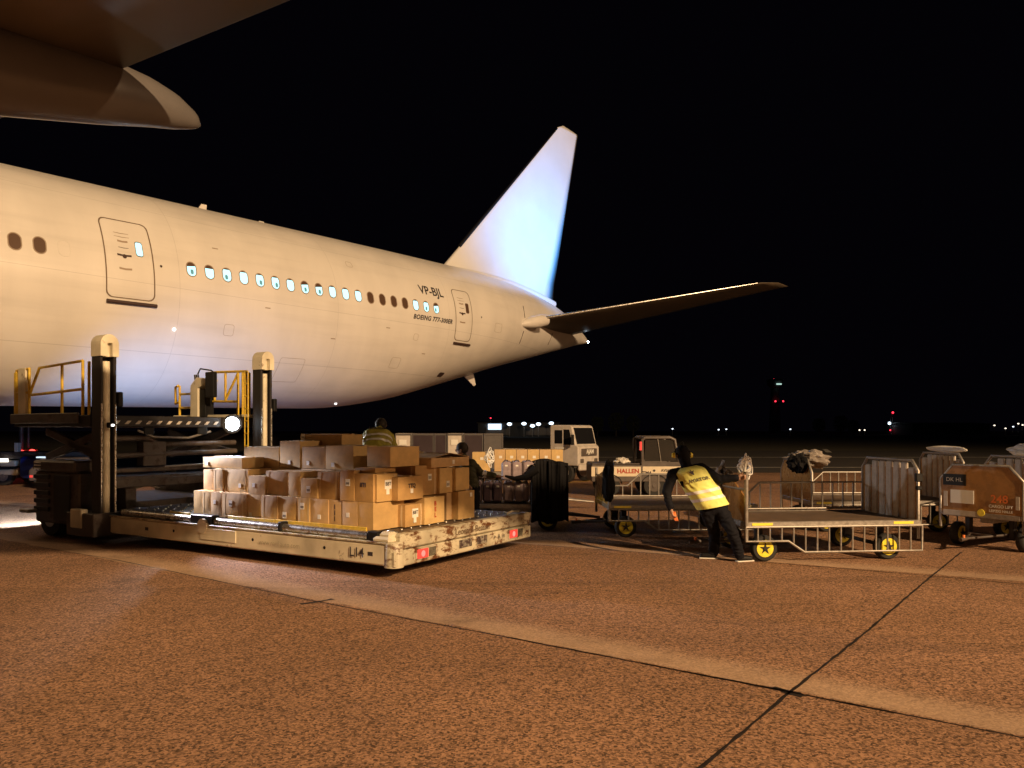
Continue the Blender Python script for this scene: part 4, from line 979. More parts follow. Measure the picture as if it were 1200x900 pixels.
def rail(parent, L, y, up):
    mb = MB(); zt = .60 if up else .50; f = 1 if up else -1
    lo, hi = (.13, .36) if not up else (.16, .42)
    base = [(x_, y, zt) for x_ in (0, L)]
    mb.tube([(0, y, zt), (L, y, zt)], .018, 8)
    mb.tube([(0, y, zt), (0, y, zt+f*.20), (.62, y, zt+f*.20), (.86, y, zt+f*hi), (L, y, zt+f*hi), (L, y, zt)], .018, 8)
    n = int(L/.165)
    for k in range(1, n):
        x_ = k*L/n; h_ = .20 if x_ < .62 else (.20+(x_-.62)/.24*(hi-.20) if x_ < .86 else hi)
        mb.tube([(x_, y, zt), (x_, y, zt+f*h_)], .0135, 8)
    mb.build('side_rail', M['galv'], parent)
def cart(label, loc, rz, L=2.62, W=1.5, left='corr', right='corr', tow=True, near='down', group='flat baggage carts with yellow wheels'):
    t = thing('baggage_cart', label, 'baggage cart', loc, rz, group)
    mb = MB(); mb.rbox((.02, .04, .525), (L-.02, W-.04, .56), .006); mb.build('deck', M['plank'], t)
    mb = MB(); mb.rbox((0, -.012, .50), (L, .038, .572), .01); mb.rbox((0, W-.038, .50), (L, W+.012, .572), .01); mb.rbox((0, .04, .49), (.04, W-.04, .57), .008); mb.rbox((L-.04, .04, .49), (L, W-.04, .57), .008)
    mb.rbox((.2, W*.5-.1, .40), (L-.2, W*.5+.1, .50), .01); fr_ = mb.build('frame', M['galv'], t)
    mb = MB()
    for x0 in (.10, L-.42): mb.box((x0, -.016, .520), (x0+.30, -.011, .556))
    mb.build('reflector_strip', M['refl'], fr_)
    if near == 'down': rail(t, L, -.03, False)
    rail(t, L, W-.01, True)
    endpanel(t, .02, W, left, 1.42 if left != 'brown' else 1.30); endpanel(t, L-.02, W, right)
    for x_ in (.32, L-.45):
        for y_ in (.12, W-.12): wheel(t, x_, y_)
        mb = MB(); mb.tube([(x_, .1, .185), (x_, W-.1, .185)], .03, 8); mb.rbox((x_-.05, .25, .18), (x_+.05, .33, .5), .008); mb.rbox((x_-.05, W-.33, .18), (x_+.05, W-.25, .5), .008); mb.build('axle', M['dark'], t)
    if tow:
        mb = MB(); mb.tube([(.3, W*.5-.28, .24), (-.38, W*.5, .20)], .022, 8); mb.tube([(.3, W*.5+.28, .24), (-.38, W*.5, .20)], .022, 8); mb.tube([(.05, W*.5-.2, .235), (.05, W*.5+.2, .235)], .018, 8); mb.tube([(-.25, W*.5-.1, .22), (-.25, W*.5+.1, .22)], .018, 8)
        mb.tube([(-.38, W*.5, .20), (-.55, W*.5, .19)], .03, 8); mb.build('tow_bar', M['brownmetal'], t)
        mb = MB(); mb.tube([(-.46, W*.5, .21), (-.46, W*.5, .26)], .02, 8); mb.build('hitch_pin', M['orange'], t)
    return t
cB = cart('nearest baggage cart with hanging side rail, between the pulling worker and the corrugated end panel', (3.27, 10.78, 0), .10, left='pole', right='corr')
cA = cart('baggage cart with black-wrapped end post, between suitcase cart and the pulling worker', (1.66, 13.25, 0), .04, left='pole', right=None)
cC = cart('empty baggage cart standing behind the nearest cart, dark bundle hung on its end', (5.45, 14.0, 0), .02, L=2.85, left='brown', right='corr')
cE = cart('baggage cart numbered 248 with brown chamfered end panel at the right', (7.62, 11.45, 0), radians(31.5), W=1.24, left='brown', right='corr')
cF = cart('baggage cart cut off by the right edge, grey corrugated end panel', (8.55, 12.1, 0), radians(12), W=1.4, left='corr', right='corr', tow=False)
# markings on the 248 panel: local frame x = -n of panel, y along
def onE(name, m, y0, z0, w_, h_, th_=.006):
    mb = MB(); mb.box((.001-th_, y0, z0), (.003, y0+w_, z0+h_)); return mb.build(name, m, cE)
# panel seen from outside (-x): left in photo = high y
onE('dark_sticker', M['black'], .83, .98, .36, .18); onE('paper_notice', M['label'], .71, .70, .36, .21); onE('edge_strip', M['corr'], 1.12, .64, .06, .24); onE('edge_strip', M['corr'], .05, .66, .05, .2)
onE('sill_plate', M['corr'], .62, .505, .56, .08, .01)
mb = MB(); mb.tube([(.0, .60, .575), (-.012, .60, .575)], .055, 16); mb.build('round_reflector', M['refl'], cE)
writing('cart_number', '248', .17, M['orange'], cE, (-.008, .33, .80), (0, -1, 0), (0, 0, 1), bold=.003)
writing('lettering', 'CARGO LIFT', .062, M['label'], cE, (-.008, .31, .69), (0, -1, 0), (0, 0, 1), bold=.002)
writing('lettering', 'LEIPZIG HALLE', .052, M['label'], cE, (-.008, .31, .62), (0, -1, 0), (0, 0, 1), bold=.002)
writing('lettering', 'DK HL', .09, M['corr'], cE, (-.008, 1.01, 1.07), (0, -1, 0), (0, 0, 1))
# tarps and straps on the carts
def drape(name, label, cat, loc, size, seed, m, amp=.35, freq=5):
    t = thing(name, label, cat, loc); crumple('folded_cloth', m, t, (0, 0, 0), size, seed, 40, amp, freq); return t
t = drape('tarpaulin', 'bunched grey tarpaulin hanging over the cart end beside the pulling worker', 'tarpaulin', (P(846, 12.0), 12.0, .98), (.13, .38, .30), 1.2, M['tarp'], .5, 7)
crumple('loose_end', M['tarp'], t, (-.07, -.3, -.32), (.09, .14, .34), 5.2, 30, .6, 8)
t = drape('tarpaulin', 'dark grey bundled tarpaulin draped over the brown end panel of the rear cart', 'tarpaulin', (P(946, 14.7), 14.7, 1.30), (.34, .42, .16), 4.4, M['tarp'], .45, 7)
crumple('dark_fold', M['blackcloth'], t, (-.30, -.35, -.06), (.17, .2, .17), 7.7, 30, .5, 7)
t = drape('tarpaulin', 'rolled white tarpaulin lying along the top of a corrugated end panel', 'tarpaulin', (P(1109, 14.8), 14.8, 1.50), (.09, .62, .06), 2.9, M['whitetarp'], .2, 4); t.rotation_euler = (0, 0, .05)
t = drape('tarpaulin', 'crumpled white tarpaulin on the cart at the right edge', 'tarpaulin', (8.72, 12.9, 1.50), (.12, .5, .12), 8.9, M['whitetarp'], .4, 5)
t = drape('tarpaulin', 'black cloth wrapped round the left end post of the cart', 'tarpaulin', (1.66, 13.22, .98), (.11, .10, .34), 6.1, M['blackcloth'], .3, 5)
def straps(label, loc, seed, s=.16, m=None):
    random.seed(seed); t = thing('strap_bundle', label, 'straps', loc); mb = MB()
    for k in range(7):
        pts = []; a0 = random.uniform(0, 6); ph = random.uniform(0, 6); rx = random.uniform(.35, 1)*s; rz_ = random.uniform(.7, 1.5)*s
        for j in range(15): a = a0+2*pi*j/14; pts.append((rx*cos(a)*.7+.25*s*sin(2*a+ph), .03*sin(3*a+ph), rz_*.8*sin(a)*(1+.4*sin(a*2+ph))-.3*s+.2*s*cos(3*a-ph)))
        mb.tube(pts, .010, 6)
    mb.build('webbing', m or M['silver'], t); random.seed(seed+50); return t
straps('tangled white straps hung on the pole above the pulling worker\'s hand', (P(873, 10.85), 10.85, 1.39), 4, .13)
mb = MB(); mb.tube([(3.27, 10.80, 1.25), (3.30, 10.84, 1.45)], .02, 8); tag(mb.build('strap_hook', M['label']), 'short white hook on the cart pole holding the tangled straps', 'hook')
straps('tangled white straps beside the carton row behind the suitcases', (P(573, 16.6), 16.6, 1.32), 9, .14)
straps('loose white straps hanging from the cart behind the pulling worker', (P(853, 12.2), 11.9, .62), 12, .12, M['tarp'])

# ================================================================ SUITCASE CART, CARTON CART
def trolley(name, label, x0, x1, y, dp, dz):
    t = thing(name, label, 'baggage cart', (x0, y, 0)); L = x1-x0
    mb = MB(); mb.rbox((0, 0, dz-.07), (L, dp, dz), .01); mb.build('deck', M['brownmetal'], t)
    mb = MB(); mb.rbox((0, -.02, dz-.09), (L, 0, dz-.01), .006); mb.rbox((.1, .3, dz-.2), (L-.1, .5, dz-.08), .01); mb.build('frame', M['galv'], t)
    for x_ in (.3, L-.35):
        for y_ in (.1, dp-.1): wheel(t, x_, y_)
        mb = MB(); mb.tube([(x_, .1, .185), (x_, dp-.1, .185)], .03, 8); mb.rbox((x_-.04, .3, .18), (x_+.04, .38, dz-.07), .008); mb.rbox((x_-.04, dp-.38, .18), (x_+.04, dp-.3, dz-.07), .008); mb.build('axle', M['dark'], t)
    mb = MB(); mb.tube([(L, dp*.5-.2, .24), (L+.7, dp*.5, .16)], .025, 8); mb.tube([(L, dp*.5+.2, .24), (L+.7, dp*.5, .16)], .025, 8); mb.build('tow_bar', M['galv'], t)
    return t
sy = 14.3
tr = trolley('baggage_cart', 'suitcase-loaded baggage cart with a black curtain over its right end', P(553, sy), P(664, sy), sy, 1.5, .50)
def suitcase(label, x, y, z, w_, d_, h_, m, group):
    t = thing('suitcase', label, 'suitcase', (x, y, z), random.uniform(-.03, .03), group)
    mb = MB(); mb.rbox((.005, 0, .02), (w_-.005, d_, h_-.01), .035); mb.build('shell', m, t)
    mb = MB(); mb.tube([(w_*.3, .03, h_-.012), (w_*.35, .03, h_+.018), (w_*.65, .03, h_+.018), (w_*.7, .03, h_-.012)], .008, 6); mb.build('handle', M['black'], t)
    mb = MB(); mb.box((w_*.5-.02, -.006, h_-.10), (w_*.5+.03, -.001, h_-.07)); mb.build('luggage_tag', M['label'], t)
    return t
e0 = [556, 565, 577, 589, 602, 613, 620.5, 633, 645]
for i in range(len(e0)-1):
    suitcase('upright suitcase in the lower row, %s from the left' % ORD[i], P(e0[i], sy), sy+.04, .50, P(e0[i+1], sy)-P(e0[i], sy), .7, .40, M['bag'] if i < 3 else M['bagl'], 'suitcases standing on the curtained cart')
e1 = [587, 599, 612, 626, 638]
for i in range(len(e1)-1):
    suitcase('upright suitcase in the upper row, %s from the left' % ORD[i], P(e1[i], sy), sy+.05, .905, P(e1[i+1], sy)-P(e1[i], sy), .66, .38, M['bagl'], 'suitcases standing on the curtained cart')
x0, x1 = P(622, sy), P(665, sy)                          # curtain
def cloth(pts_fn, nu, nv, name, m, parent, th_=.006):
    mb = MB(); mb.add([pts_fn(i/nu, j/nv) for i in range(nu+1) for j in range(nv+1)], [(i*(nv+1)+j, (i+1)*(nv+1)+j, (i+1)*(nv+1)+j+1, i*(nv+1)+j+1) for i in range(nu) for j in range(nv)], 0, True)
    o = mb.build(name, m, parent); s = o.modifiers.new('s', 'SOLIDIFY'); s.thickness = th_; return o
t = thing('cart_curtain', 'large black curtain draped over the right end of the suitcase cart', 'curtain', (x0, sy-.1, 0))
Lc = x1-x0
def cf(u, v):
    top = 1.24+.08*sin(pi*min(1, u*1.1)) if u > .12 else 1.0+u*2
    z = .16+.10*sin(u*9)*.3+(top-.16)*v
    x_ = Lc*u + (1-v)*.02*sin(7*u) - (.14*(1-v) if u < .3 else 0)*0
    from mathutils import noise as nz
    return (x_, .07*nz.noise(Vector((u*7, v*1.3, 2)))+.045*nz.noise(Vector((u*18, v*.8, 7)))-.03, z+.03*nz.noise(Vector((u*6, 0, 1)))*(1-v))
cloth(cf, 60, 12, 'curtain_front', M['blackcloth'], t)
cloth(lambda u, v: (Lc, 0+1.6*u, .2+1.02*v), 20, 6, 'curtain_side', M['blackcloth'], t)
cloth(lambda u, v: (Lc*u, 1.6*v-.02, 1.235+.08*sin(pi*min(1, u*1.1))-.03), 16, 6, 'curtain_top', M['blackcloth'], t)
mb = MB(); mb.tube([(-.48, -.03, 1.02), (-.3, -.04, .97), (-.1, -.04, 1.0), (.1, -.03, 1.15)], [.02, .045, .06, .09], 10); mb.build('curtain_fold', M['blackcloth'], t)
mb = MB(); mb.rbox((Lc*.1, .2, .56), (Lc*.18, .28, 1.24), .01); mb.rbox((Lc*.9, .2, .56), (Lc*.97, .28, 1.2), .01); mb.build('support_post', M['galv'], t)
cy = 17.6
tc_ = trolley('baggage_cart', 'baggage cart carrying a row of pale cartons behind the suitcases', P(566, cy), P(664, cy), cy, 1.4, .92)
def smallcarton(i, x, y, z, w_, h_, label, group):
    t = thing('carton', label, 'carton', (x, y, z), random.uniform(-.02, .02), group); mb = MB(); mb.rbox((.004, 0, 0), (w_-.004, .5, h_), .006); mb.build('box', M['cardbs'][1 if i % 2 else 3], t)
    mb = MB(); mb.box((w_*.45, -.003, h_*.6), (w_*.45+.07, .0, h_*.6+.06)); mb.build('paper_label', M['label'], t)
    mb = MB(); mb.box((.004, .2, h_+.001), (w_-.004, .26, h_+.003)); mb.build('tape', M['tape'], t)
ec = [579, 592, 605, 618, 632, 646, 660]
for i in range(6): smallcarton(i, P(ec[i], cy), cy+.02, .92, P(ec[i+1], cy)-P(ec[i], cy), .50, 'carton in the row behind the suitcases, %s from the left' % ORD[i], 'cartons on the cart behind the suitcases')
smallcarton(1, P(553, cy), cy+.05, .92, .42, .44, 'brown carton left of the tangled straps behind the suitcases', 'cartons on the cart behind the suitcases')
bpy.data.objects[-1] if False else None
# container row
ct = []
yy = 22.0
for i, (p0, p1, mm) in enumerate(((463, 483, 'white'), (483, 509, 'maroon'), (509, 524, 'maroon'), (524, 543, 'white'), (543, 567, 'maroon'), (567, 590, 'galvd'))):
    nm = ['pale container box at the left end of the row behind the worker', 'dark maroon container box right of the leftmost pale one', 'narrow dark container box left of the second pale one', 'pale container box directly behind the dark-jacketed worker\'s head', 'dark container box right of the second pale one', 'grey container box at the right end of the row'][i]
    t = thing('freight_container', nm, 'container', (P(p0, yy), yy, 0), 0, 'freight containers in a row behind the workers'); w_ = P(p1, yy)-P(p0, yy)-.02
    mb = MB(); mb.rbox((0, 0, .5), (w_, 1.4, 1.78), .02); b_ = mb.build('container_body', M[mm], t)
    mb = MB()
    for x_ in (0, w_-.03): mb.rbox((x_, -.012, .5), (x_+.03, 0, 1.78), .003)
    mb.rbox((.03, -.012, 1.72), (w_-.03, 0, 1.775), .003); mb.build('edge_frame', M['galvd'], b_)
    mb = MB(); mb.rbox((.02, .1, .14), (w_-.02, 1.3, .48), .01); mb.build('base', M['dark'], t)
    if mm == 'white':
        mb = MB(); mb.rbox((w_*.25, -.02, 1.45), (w_*.7, -.013, 1.6), .002); mb.build('label_plate', M['label'], t)
    mb = MB()
    for x_ in (.08, w_-.12): mb.tube([(x_, .15, .07), (x_+.05, .15, .07)], .07, 12)
    mb.build('castors', M['rubber'], t)

# ================================================================ TRUCK
def vwheel(parent, x, y, r, wd=.22, m='galv'):
    mb = MB(); mb.tube([(x, y-wd/2, r), (x, y-wd/2+.03, r), (x, y+wd/2-.03, r), (x, y+wd/2, r)], [r*.93, r, r, r*.93], 28); w_ = mb.build('wheel', M['rubber'], parent)
    mb = MB(); mb.tube([(x, y-wd/2-.008, r), (x, y+wd/2+.008, r)], r*.55, 20); mb.tube([(x, y-wd/2-.03, r), (x, y-wd/2, r)], r*.2, 12); mb.build('rim', M[m], w_)
# local: +x = front of truck, y left.  front face looks right & toward the camera
Yt = 27.0; ft = Vector((P(676, Yt), Yt, 0)); rzt = radians(-38)
tk = thing('truck', 'white cab-over truck parked behind the carton cart, seen from its front corner', 'truck', tuple(ft), rzt)
mb = MB()                                                # profile in x-z, width y 0..1.3 (y=0 is the side facing the camera)
prof = [(-1.15, .62), (0.0, .62), (.05, .70), (.05, 1.28), (-.06, 1.36), (-.22, 2.0), (-.32, 2.06), (-1.1, 2.06), (-1.15, 2.0)]
mb.prism([(x_, 0, z_) for x_, z_ in prof], (0, 1.40, 0)); cb = mb.build('cab', M['white'], tk, .03)
mb = MB(); mb.prism([(-.055, .10, 1.385), (-.205, .10, 1.96), (-.205, 1.30, 1.96), (-.055, 1.30, 1.385)], (.012, 0, .004)); mb.build('windscreen', M['glass'], cb)
mb = MB(); mb.prism([(-.95, -.006, 1.40), (-.62, -.006, 1.40), (-.62, -.006, 1.88), (-.95, -.006, 1.88)], (0, .008, 0)); mb.build('side_window', M['glass'], cb); mb = MB(); mb.prism([(-.56, -.006, 1.36), (-.18, -.006, 1.36), (-.32, -.006, 1.90), (-.56, -.006, 1.90)], (0, .008, 0)); mb.build('side_window', M['glass'], cb)
mb = MB(); mb.rbox((.045, .2, .95), (.075, 1.22, 1.22), .01); mb.build('grille', M['greybody'], cb)
mb = MB(); mb.rbox((.03, -.01, .45), (.14, 1.41, .66), .03); mb.build('bumper', M['white'], tk)
for y0 in (.14, 1.06):
    mb = MB(); mb.rbox((.05, y0, .72), (.085, y0+.2, .86), .02); mb.build('headlight', M['greybody'], cb)
mb = MB(); mb.rbox((-.95, -.02, 1.20), (-.45, -.004, 1.27), .003); mb.build('side_stripe', M['label'], cb)
mb = MB(); mb.tube([(-.18, -.02, 1.5), (-.05, -.16, 1.5)], .015, 6); mb.rbox((-.08, -.26, 1.36), (-.03, -.12, 1.72), .01); mb.build('mirror', M['black'], cb)
mb = MB(); mb.rbox((.075, .48, 1.02), (.082, 1.0, 1.20), .002); mb.build('name_plate', mat('name_plate_grey', (.2,.17,.15), .5), cb)
writing('lettering', 'AJAM', .20, M['label'], cb, (.09, .74, 1.11), (0, 1, 0), (0, 0, 1), bold=.008)
mb = MB(); mb.rbox((-4.6, .2, .62), (-1.2, 1.4, .78), .02); mb.rbox((-4.6, 0, .80), (-1.25, 1.55, .92), .02); mb.build('flatbed', M['greybody'], tk)
mb = MB(); mb.rbox((-4.6, 0, .92), (-1.25, .04, 1.15), .01); mb.rbox((-4.6, 1.51, .92), (-1.25, 1.55, 1.15), .01); mb.build('side_board', M['white'], tk)
for x_ in (-.55, -3.7):
    for y_ in (.13, 1.42): vwheel(tk, x_, y_, .36)
for k in range(1):
    mb = MB(); mb.rbox((-1.12, .0, .40), (-.95, .1, .62), .01); mb.build('step', M['black'], tk)

# ================================================================ TOW TRACTOR
Yp = 21.6; tx = thing('tow_tractor', 'grey airport tow tractor with cream side stripe and small cab, behind the carts', 'tow tractor', (P(693, Yp), Yp, 0))
sc_ = Yp/F
def TX(px): return P(px, Yp)-P(693, Yp)
mb = MB(); mb.prism([(TX(693.5), 0, .42), (TX(800), 0, .42), (TX(812), 0, .48), (TX(815), 0, .80), (TX(812), 0, .86), (TX(693.5), 0, .90)], (0, 1.6, 0)); bd = mb.build('body', M['greybody'], tx, .02)
mb = MB(); mb.rbox((TX(693), -.014, .57), (TX(751), .0, .845), .004); mb.rbox((TX(753), -.014, .62), (TX(801), .0, .85), .004); mb.build('side_stripe', mat('cream_stripe', (.72, .62, .46), .45, var=.1), bd)
writing('lettering', 'HALLEN', .17, M['redink'], bd, (TX(736), -.02, .715), (1, 0, 0), (0, 0, 1), bold=.006)
writing('lettering', 'AVIATOR', .11, M['ink'], bd, (TX(784), -.02, .735), (1, 0, 0), (0, 0, 1), bold=.003)
writing('lettering', 'TM4', .13, M['ink'], bd, (TX(758), -.02, .665), (1, 0, 0), (0, 0, 1), bold=.004)
mb = MB(); mb.tube([(TX(766.5), -.014, .735), (TX(766.5), -.022, .735)], .035, 10); mb.build('emblem', M['ink'], bd)
mb = MB(); mb.rbox((TX(694), .02, .90), (TX(719), 1.58, .935), .01); mb.rbox((TX(720), .02, .90), (TX(750), 1.58, .935), .01); mb.build('deck_cover', M['greybody'], tx)
mb = MB()                                                # cab: frame of pillars and roof
zc0, zc1 = .86, 1.67
cabx = [(TX(753), zc0), (TX(753), 1.60), (TX(757), zc1), (TX(785), zc1), (TX(791), 1.60), (TX(797), zc0)]
for y_ in (.04, 1.5):
    mb.tube([(x_, y_, z_) for x_, z_ in cabx], .045, 8)
mb.rbox((TX(754), .0, zc1-.05), (TX(788), 1.56, zc1+.02), .02); mb.rbox((TX(753), .0, zc0), (TX(797), .05, zc0+.12), .01); mb.rbox((TX(753), 1.5, zc0), (TX(797), 1.55, zc0+.12), .01)
cb = mb.build('cab', M['greybody'], tx)
mb = MB(); mb.prism([(TX(756), .045, 1.0), (TX(794), .045, 1.0), (TX(789), .045, 1.60), (TX(756.5), .045, 1.60)], (0, .01, 0)); mb.build('side_window', mat('tinted_glass', (.03, .027, .024), .15), cb); mb = MB(); mb.prism([(TX(756), 1.5, 1.0), (TX(794), 1.5, 1.0), (TX(789), 1.5, 1.60), (TX(756.5), 1.5, 1.60)], (0, .01, 0)); mb.build('side_window', mat('tinted_glass', (.03, .027, .024), .15), cb)
mb = MB(); mb.tube([(TX(771), .03, 1.62), (TX(775), .03, .95)], .012, 6); mb.build('window_bar', M['galv'], cb)
mb = MB(); mb.rbox((TX(750), .0, 1.30), (TX(752.5), .12, 1.55), .01); mb.build('rear_lamp', M['redlens'], cb)
mb = MB(); mb.tube([(TX(794), .0, 1.45), (TX(799), -.12, 1.55), (TX(801), -.16, 1.35)], .012, 6); mb.build('mirror_arm', M['black'], cb)
for px_ in (714, 767):
    for y_ in (.14, 1.46): vwheel(tx, TX(px_), y_, .31, .26, 'greybody')
    mb = MB(); cx = TX(px_); pts = [(cx+.37*cos(radians(a)), -.02, .31+.30*sin(radians(a))) for a in range(10, 171, 16)]
    for i in range(len(pts)-1):
        a, b = Vector(pts[i]), Vector(pts[i+1]); up = Vector((0, 0, .03))
        mb.add([a, b, b+Vector((0,.3,0)), a+Vector((0,.3,0)), a+up, b+up, b+Vector((0,.3,0))+up, a+Vector((0,.3,0))+up], [(0,1,2,3), (4,7,6,5), (0,4,5,1), (2,6,7,3), (1,5,6,2), (0,3,7,4)])
    mb.build('mudguard', M['black'], tx)
t = thing('rag', 'crumpled cream rag lying on the tractor\'s rear deck', 'rag', (P(729, Yp+.3), Yp+.3, .95)); crumple('cloth', M['whitetarp'], t, (0, 0, .05), (.19, .2, .09), 5.5, 24, .5)

# ================================================================ BACKGROUND
def lightpost(px, py, Y, s, m, label, cat='lamp post', group=None, arm=True):
    zt = Z(py, Y); t = thing('lamp_post', label, cat, (P(px, Y), Y, 0), 0, group)
    mb = MB(); mb.tube([(0, 0, 0), (0, 0, zt)], [.14, .07], 8); mb.build('pole', M['galv'], t)
    mb = MB(); mb.sphere((0, -.2, zt), s, 10, sc=(1.25, 1, .8)); mb.build('lamp_head', m, t)
M['flood'] = emis('far_floodlight', (.70, .85, 1), 3.2); M['warmfar'] = emis('far_warm_lamp', (1, .85, .65), 2.2); M['redfar'] = emis('far_red_lamp', (1, .03, .06), 3); M['whitefar'] = emis('far_white_lamp', (.8, .9, 1), 2.2); M['greenfar'] = emis('far_green_lamp', (.1, 1, .6), 1.2)
for i, (px, py) in enumerate(((597, 497), (614, 496.5), (624, 499), (631, 497), (646, 496))):
    lightpost(px, py, 240, .62, M['flood'], 'bright far floodlight left of the truck cab, %s from the left' % ORD[i], group='floodlights beyond the container row')
for i, (px, py, mm, lb_) in enumerate(((788, 502.5, 'whitefar', 'distant white lamp post above the tow tractor cab'), (842, 503.5, 'whitefar', 'faint distant lamp left of the control tower, left of a pair'), (851, 503, 'whitefar', 'faint distant lamp left of the control tower, right of a pair'), (926, 503, 'whitefar', 'small distant lamp right of the control tower foot'),
      (1007, 505-1, 'warmfar', 'warm distant lamp, left of the close pair beyond the carts'), (1013, 504, 'warmfar', 'warm distant lamp, right of the close pair beyond the carts'), (1165, 498.5, 'warmfar', 'warm distant lamp left of the far right group'), (1178, 502, 'warmfar', 'low warm distant lamp second from the right group'), (1187, 500, 'whitefar', 'tiny distant lamp near the right edge'), (1193, 496.5, 'warmfar', 'higher warm distant lamp near the right edge'), (1198, 498, 'warmfar', 'warm distant lamp cut by the right edge'), (575, 490, 'redfar', 'small red lamp on a mast beyond the containers'))):
    lightpost(px, py, 330, .33 if mm != 'redfar' else .3, M[mm], lb_)
# control tower
Yc = 520
t = thing('control_tower', 'distant dark control tower with red obstruction lamps', 'control tower', (P(908, Yc), Yc, 0))
mb = MB(); mb.tube([(0, 0, 0), (0, 0, 20), (0, 0, 31)], [4, 3, 2.6], 16); mb.build('tower_shaft', M['farwall'], t)
mb = MB(); mb.tube([(0, 0, 31), (0, 0, 33), (0, 0, 36.2)], [3, 5, 5.6], 12); mb.tube([(0, 0, 36.2), (0, 0, 37)], [5.8, 4], 12); mb.build('tower_cab', M['farwall'], t)
mb = MB(); mb.rbox((-.9, -5.9, 32.8), (2.6, -5.5, 33.7), .1); mb.build('lit_window', emis('tower_window', (.6, .9, .8), .9), t)
mb = MB(); mb.sphere((-.6, 0, Z(445, Yc)), .85, 8); mb.tube([(-.6, 0, 37), (-.6, 0, Z(445, Yc))], .12, 6); mb.build('red_top_lamp', M['redfar'], t)
for dx_ in (-1.0, 4.2):
    mb = MB(); mb.sphere((dx_, -4.2, Z(470.5, Yc)), .6, 8); mb.build('red_lamp', M['redfar'], t)
mb = MB(); mb.box((-1.2, -4.2, 21.2), (4.6, -3.2, 21.6)); mb.build('lamp_gallery', M['farwall'], t)
t = thing('radio_mast', 'far lattice mast with red and white lamps right of the tower', 'mast', (P(1045, 400), 400, 0))
mb = MB()
for x_ in (-1, 1): mb.tube([(x_, 0, 0), (x_*.2, 0, 12)], .12, 6)
for k in range(10): mb.tube([(-1+.08*k, 0, k*1.15), (1-.08*(k+1), 0, (k+1)*1.15)], .07, 5)
mb.build('lattice', M['galv'], t)
for px_, py_, mm, s in ((1046, 483.5, 'redfar', .55), (1042, 496, 'flood', .8), (1053, 500, 'redfar', .6), (1043, 504, 'redfar', .4)):
    mb = MB(); mb.sphere((P(px_-1045+600, 400), -.3, Z(py_, 400)), s, 8); mb.build('mast_lamp', M[mm], t)
def bldg(label, px0, px1, py, Y, dp, name='hangar', lit=None):
    t = thing(name, label, 'building', (P(px0, Y), Y, 0)); w_ = P(px1, Y)-P(px0, Y); h_ = Z(py, Y)
    mb = MB(); mb.rbox((0, 0, 0), (w_, dp, h_*.88), .05); mb.build('wall', M['farwall'], t)
    mb = MB(); mb.prism([(-.4, -.4, h_*.88), (w_+.4, -.4, h_*.88), (w_+.4, dp*.5, h_), (-.4, dp*.5, h_)], (0, 0, .3)); mb.prism([(-.4, dp+.4, h_*.88), (w_+.4, dp+.4, h_*.88), (w_+.4, dp*.5, h_), (-.4, dp*.5, h_)], (0, 0, .3)); mb.build('roof', M['dark'], t)
    n = max(2, int(w_/9)); 
    for k in range(min(n, 12)):
        mb = MB(); mb.rbox((w_*(k+.2)/n, -.15, h_*.1), (w_*(k+.8)/n, -.02, h_*.6), .03); mb.build('door', M['greybody'], t)
    if lit:
        mb = MB(); mb.rbox(lit[0], lit[1], .05); mb.build('lit_sign', emis('blue_white_sign', (.62, .80, 1), 2.0), t)
    return t
bldg('long low hangar on the horizon at the right', 1070, 1160, 495.5, 380, 30)
b_ = bldg('terminal building beyond the containers with a glowing blue-white sign', 560, 655, 494, 255, 25, 'terminal_building', ((3.4, -.6, 2.3), (7.8, -.3, 4.2)))
# far left: trailer, van, car, pole
t = thing('parked_car', 'small grey car with a lit tail lamp beyond the loader', 'car', (P(33, 24.5), 24.5, 0))
mb = MB(); mb.prism([(0, 0, .25), (1.9, 0, .25), (1.9, 0, .62), (1.5, 0, .68), (1.2, 0, .98), (.4, 0, .98), (.1, 0, .68), (0, 0, .6)], (0, 1.3, 0)); mb.build('body', M['greybody'], t, .05)
mb = MB(); mb.prism([(.42, -.004, .70), (1.15, -.004, .70), (1.0, -.004, .93), (.5, -.004, .93)], (0, .006, 0)); mb.build('window', M['glass'], t)
mb = MB(); mb.rbox((.05, -.02, .36), (.15, -.005, .44), .004); mb.build('tail_lamp', M['redlens'], t)
mb = MB(); mb.rbox((.25, -.01, .985), (.75, .2, 1.03), .01); mb.build('roof_lamp', emis('roof_lamp', (.7,.85,1), 1.2), t)
for x_ in (.4, 1.5):
    for y_ in (.08, 1.22): vwheel(t, x_, y_, .24, .15)
t = thing('trailer', 'flat trailer with a blue drum at the far left edge', 'trailer', (P(-14, 26), 26, 0))
mb = MB(); mb.rbox((0, 0, 1.02), (3.4, 1.6, 1.14), .02); mb.rbox((0, .1, .9), (3.3, .25, 1.02), .01); mb.build('bed', M['brownmetal'], t)
mb = MB(); mb.rbox((1.05, -.05, .25), (1.75, .6, .98), .08); mb.build('blue_tank', M['blue'], t)
mb = MB(); mb.rbox((.2, -.02, .35), (1.0, .5, .55), .03); mb.rbox((.4, -.04, .65), (.95, .3, .85), .03); mb.build('under_box', M['cream'], t)
mb = MB(); mb.rbox((.42, -.06, .80), (.72, -.045, .92), .005); mb.build('lamp', emis('trailer_lamp', (1, .9, .8), 2.5), t)
mb = MB(); mb.rbox((.88, .0, 1.14), (1.0, .2, 1.45), .01); mb.build('bollard', M['corr'], t)
for x_ in (.5, 2.7):
    for y_ in (.1, 1.5): vwheel(t, x_, y_, .33, .2)
t = thing('signal_post', 'post carrying two bright red lamps beyond the loader', 'signal post', (P(25, 30), 30, 0))
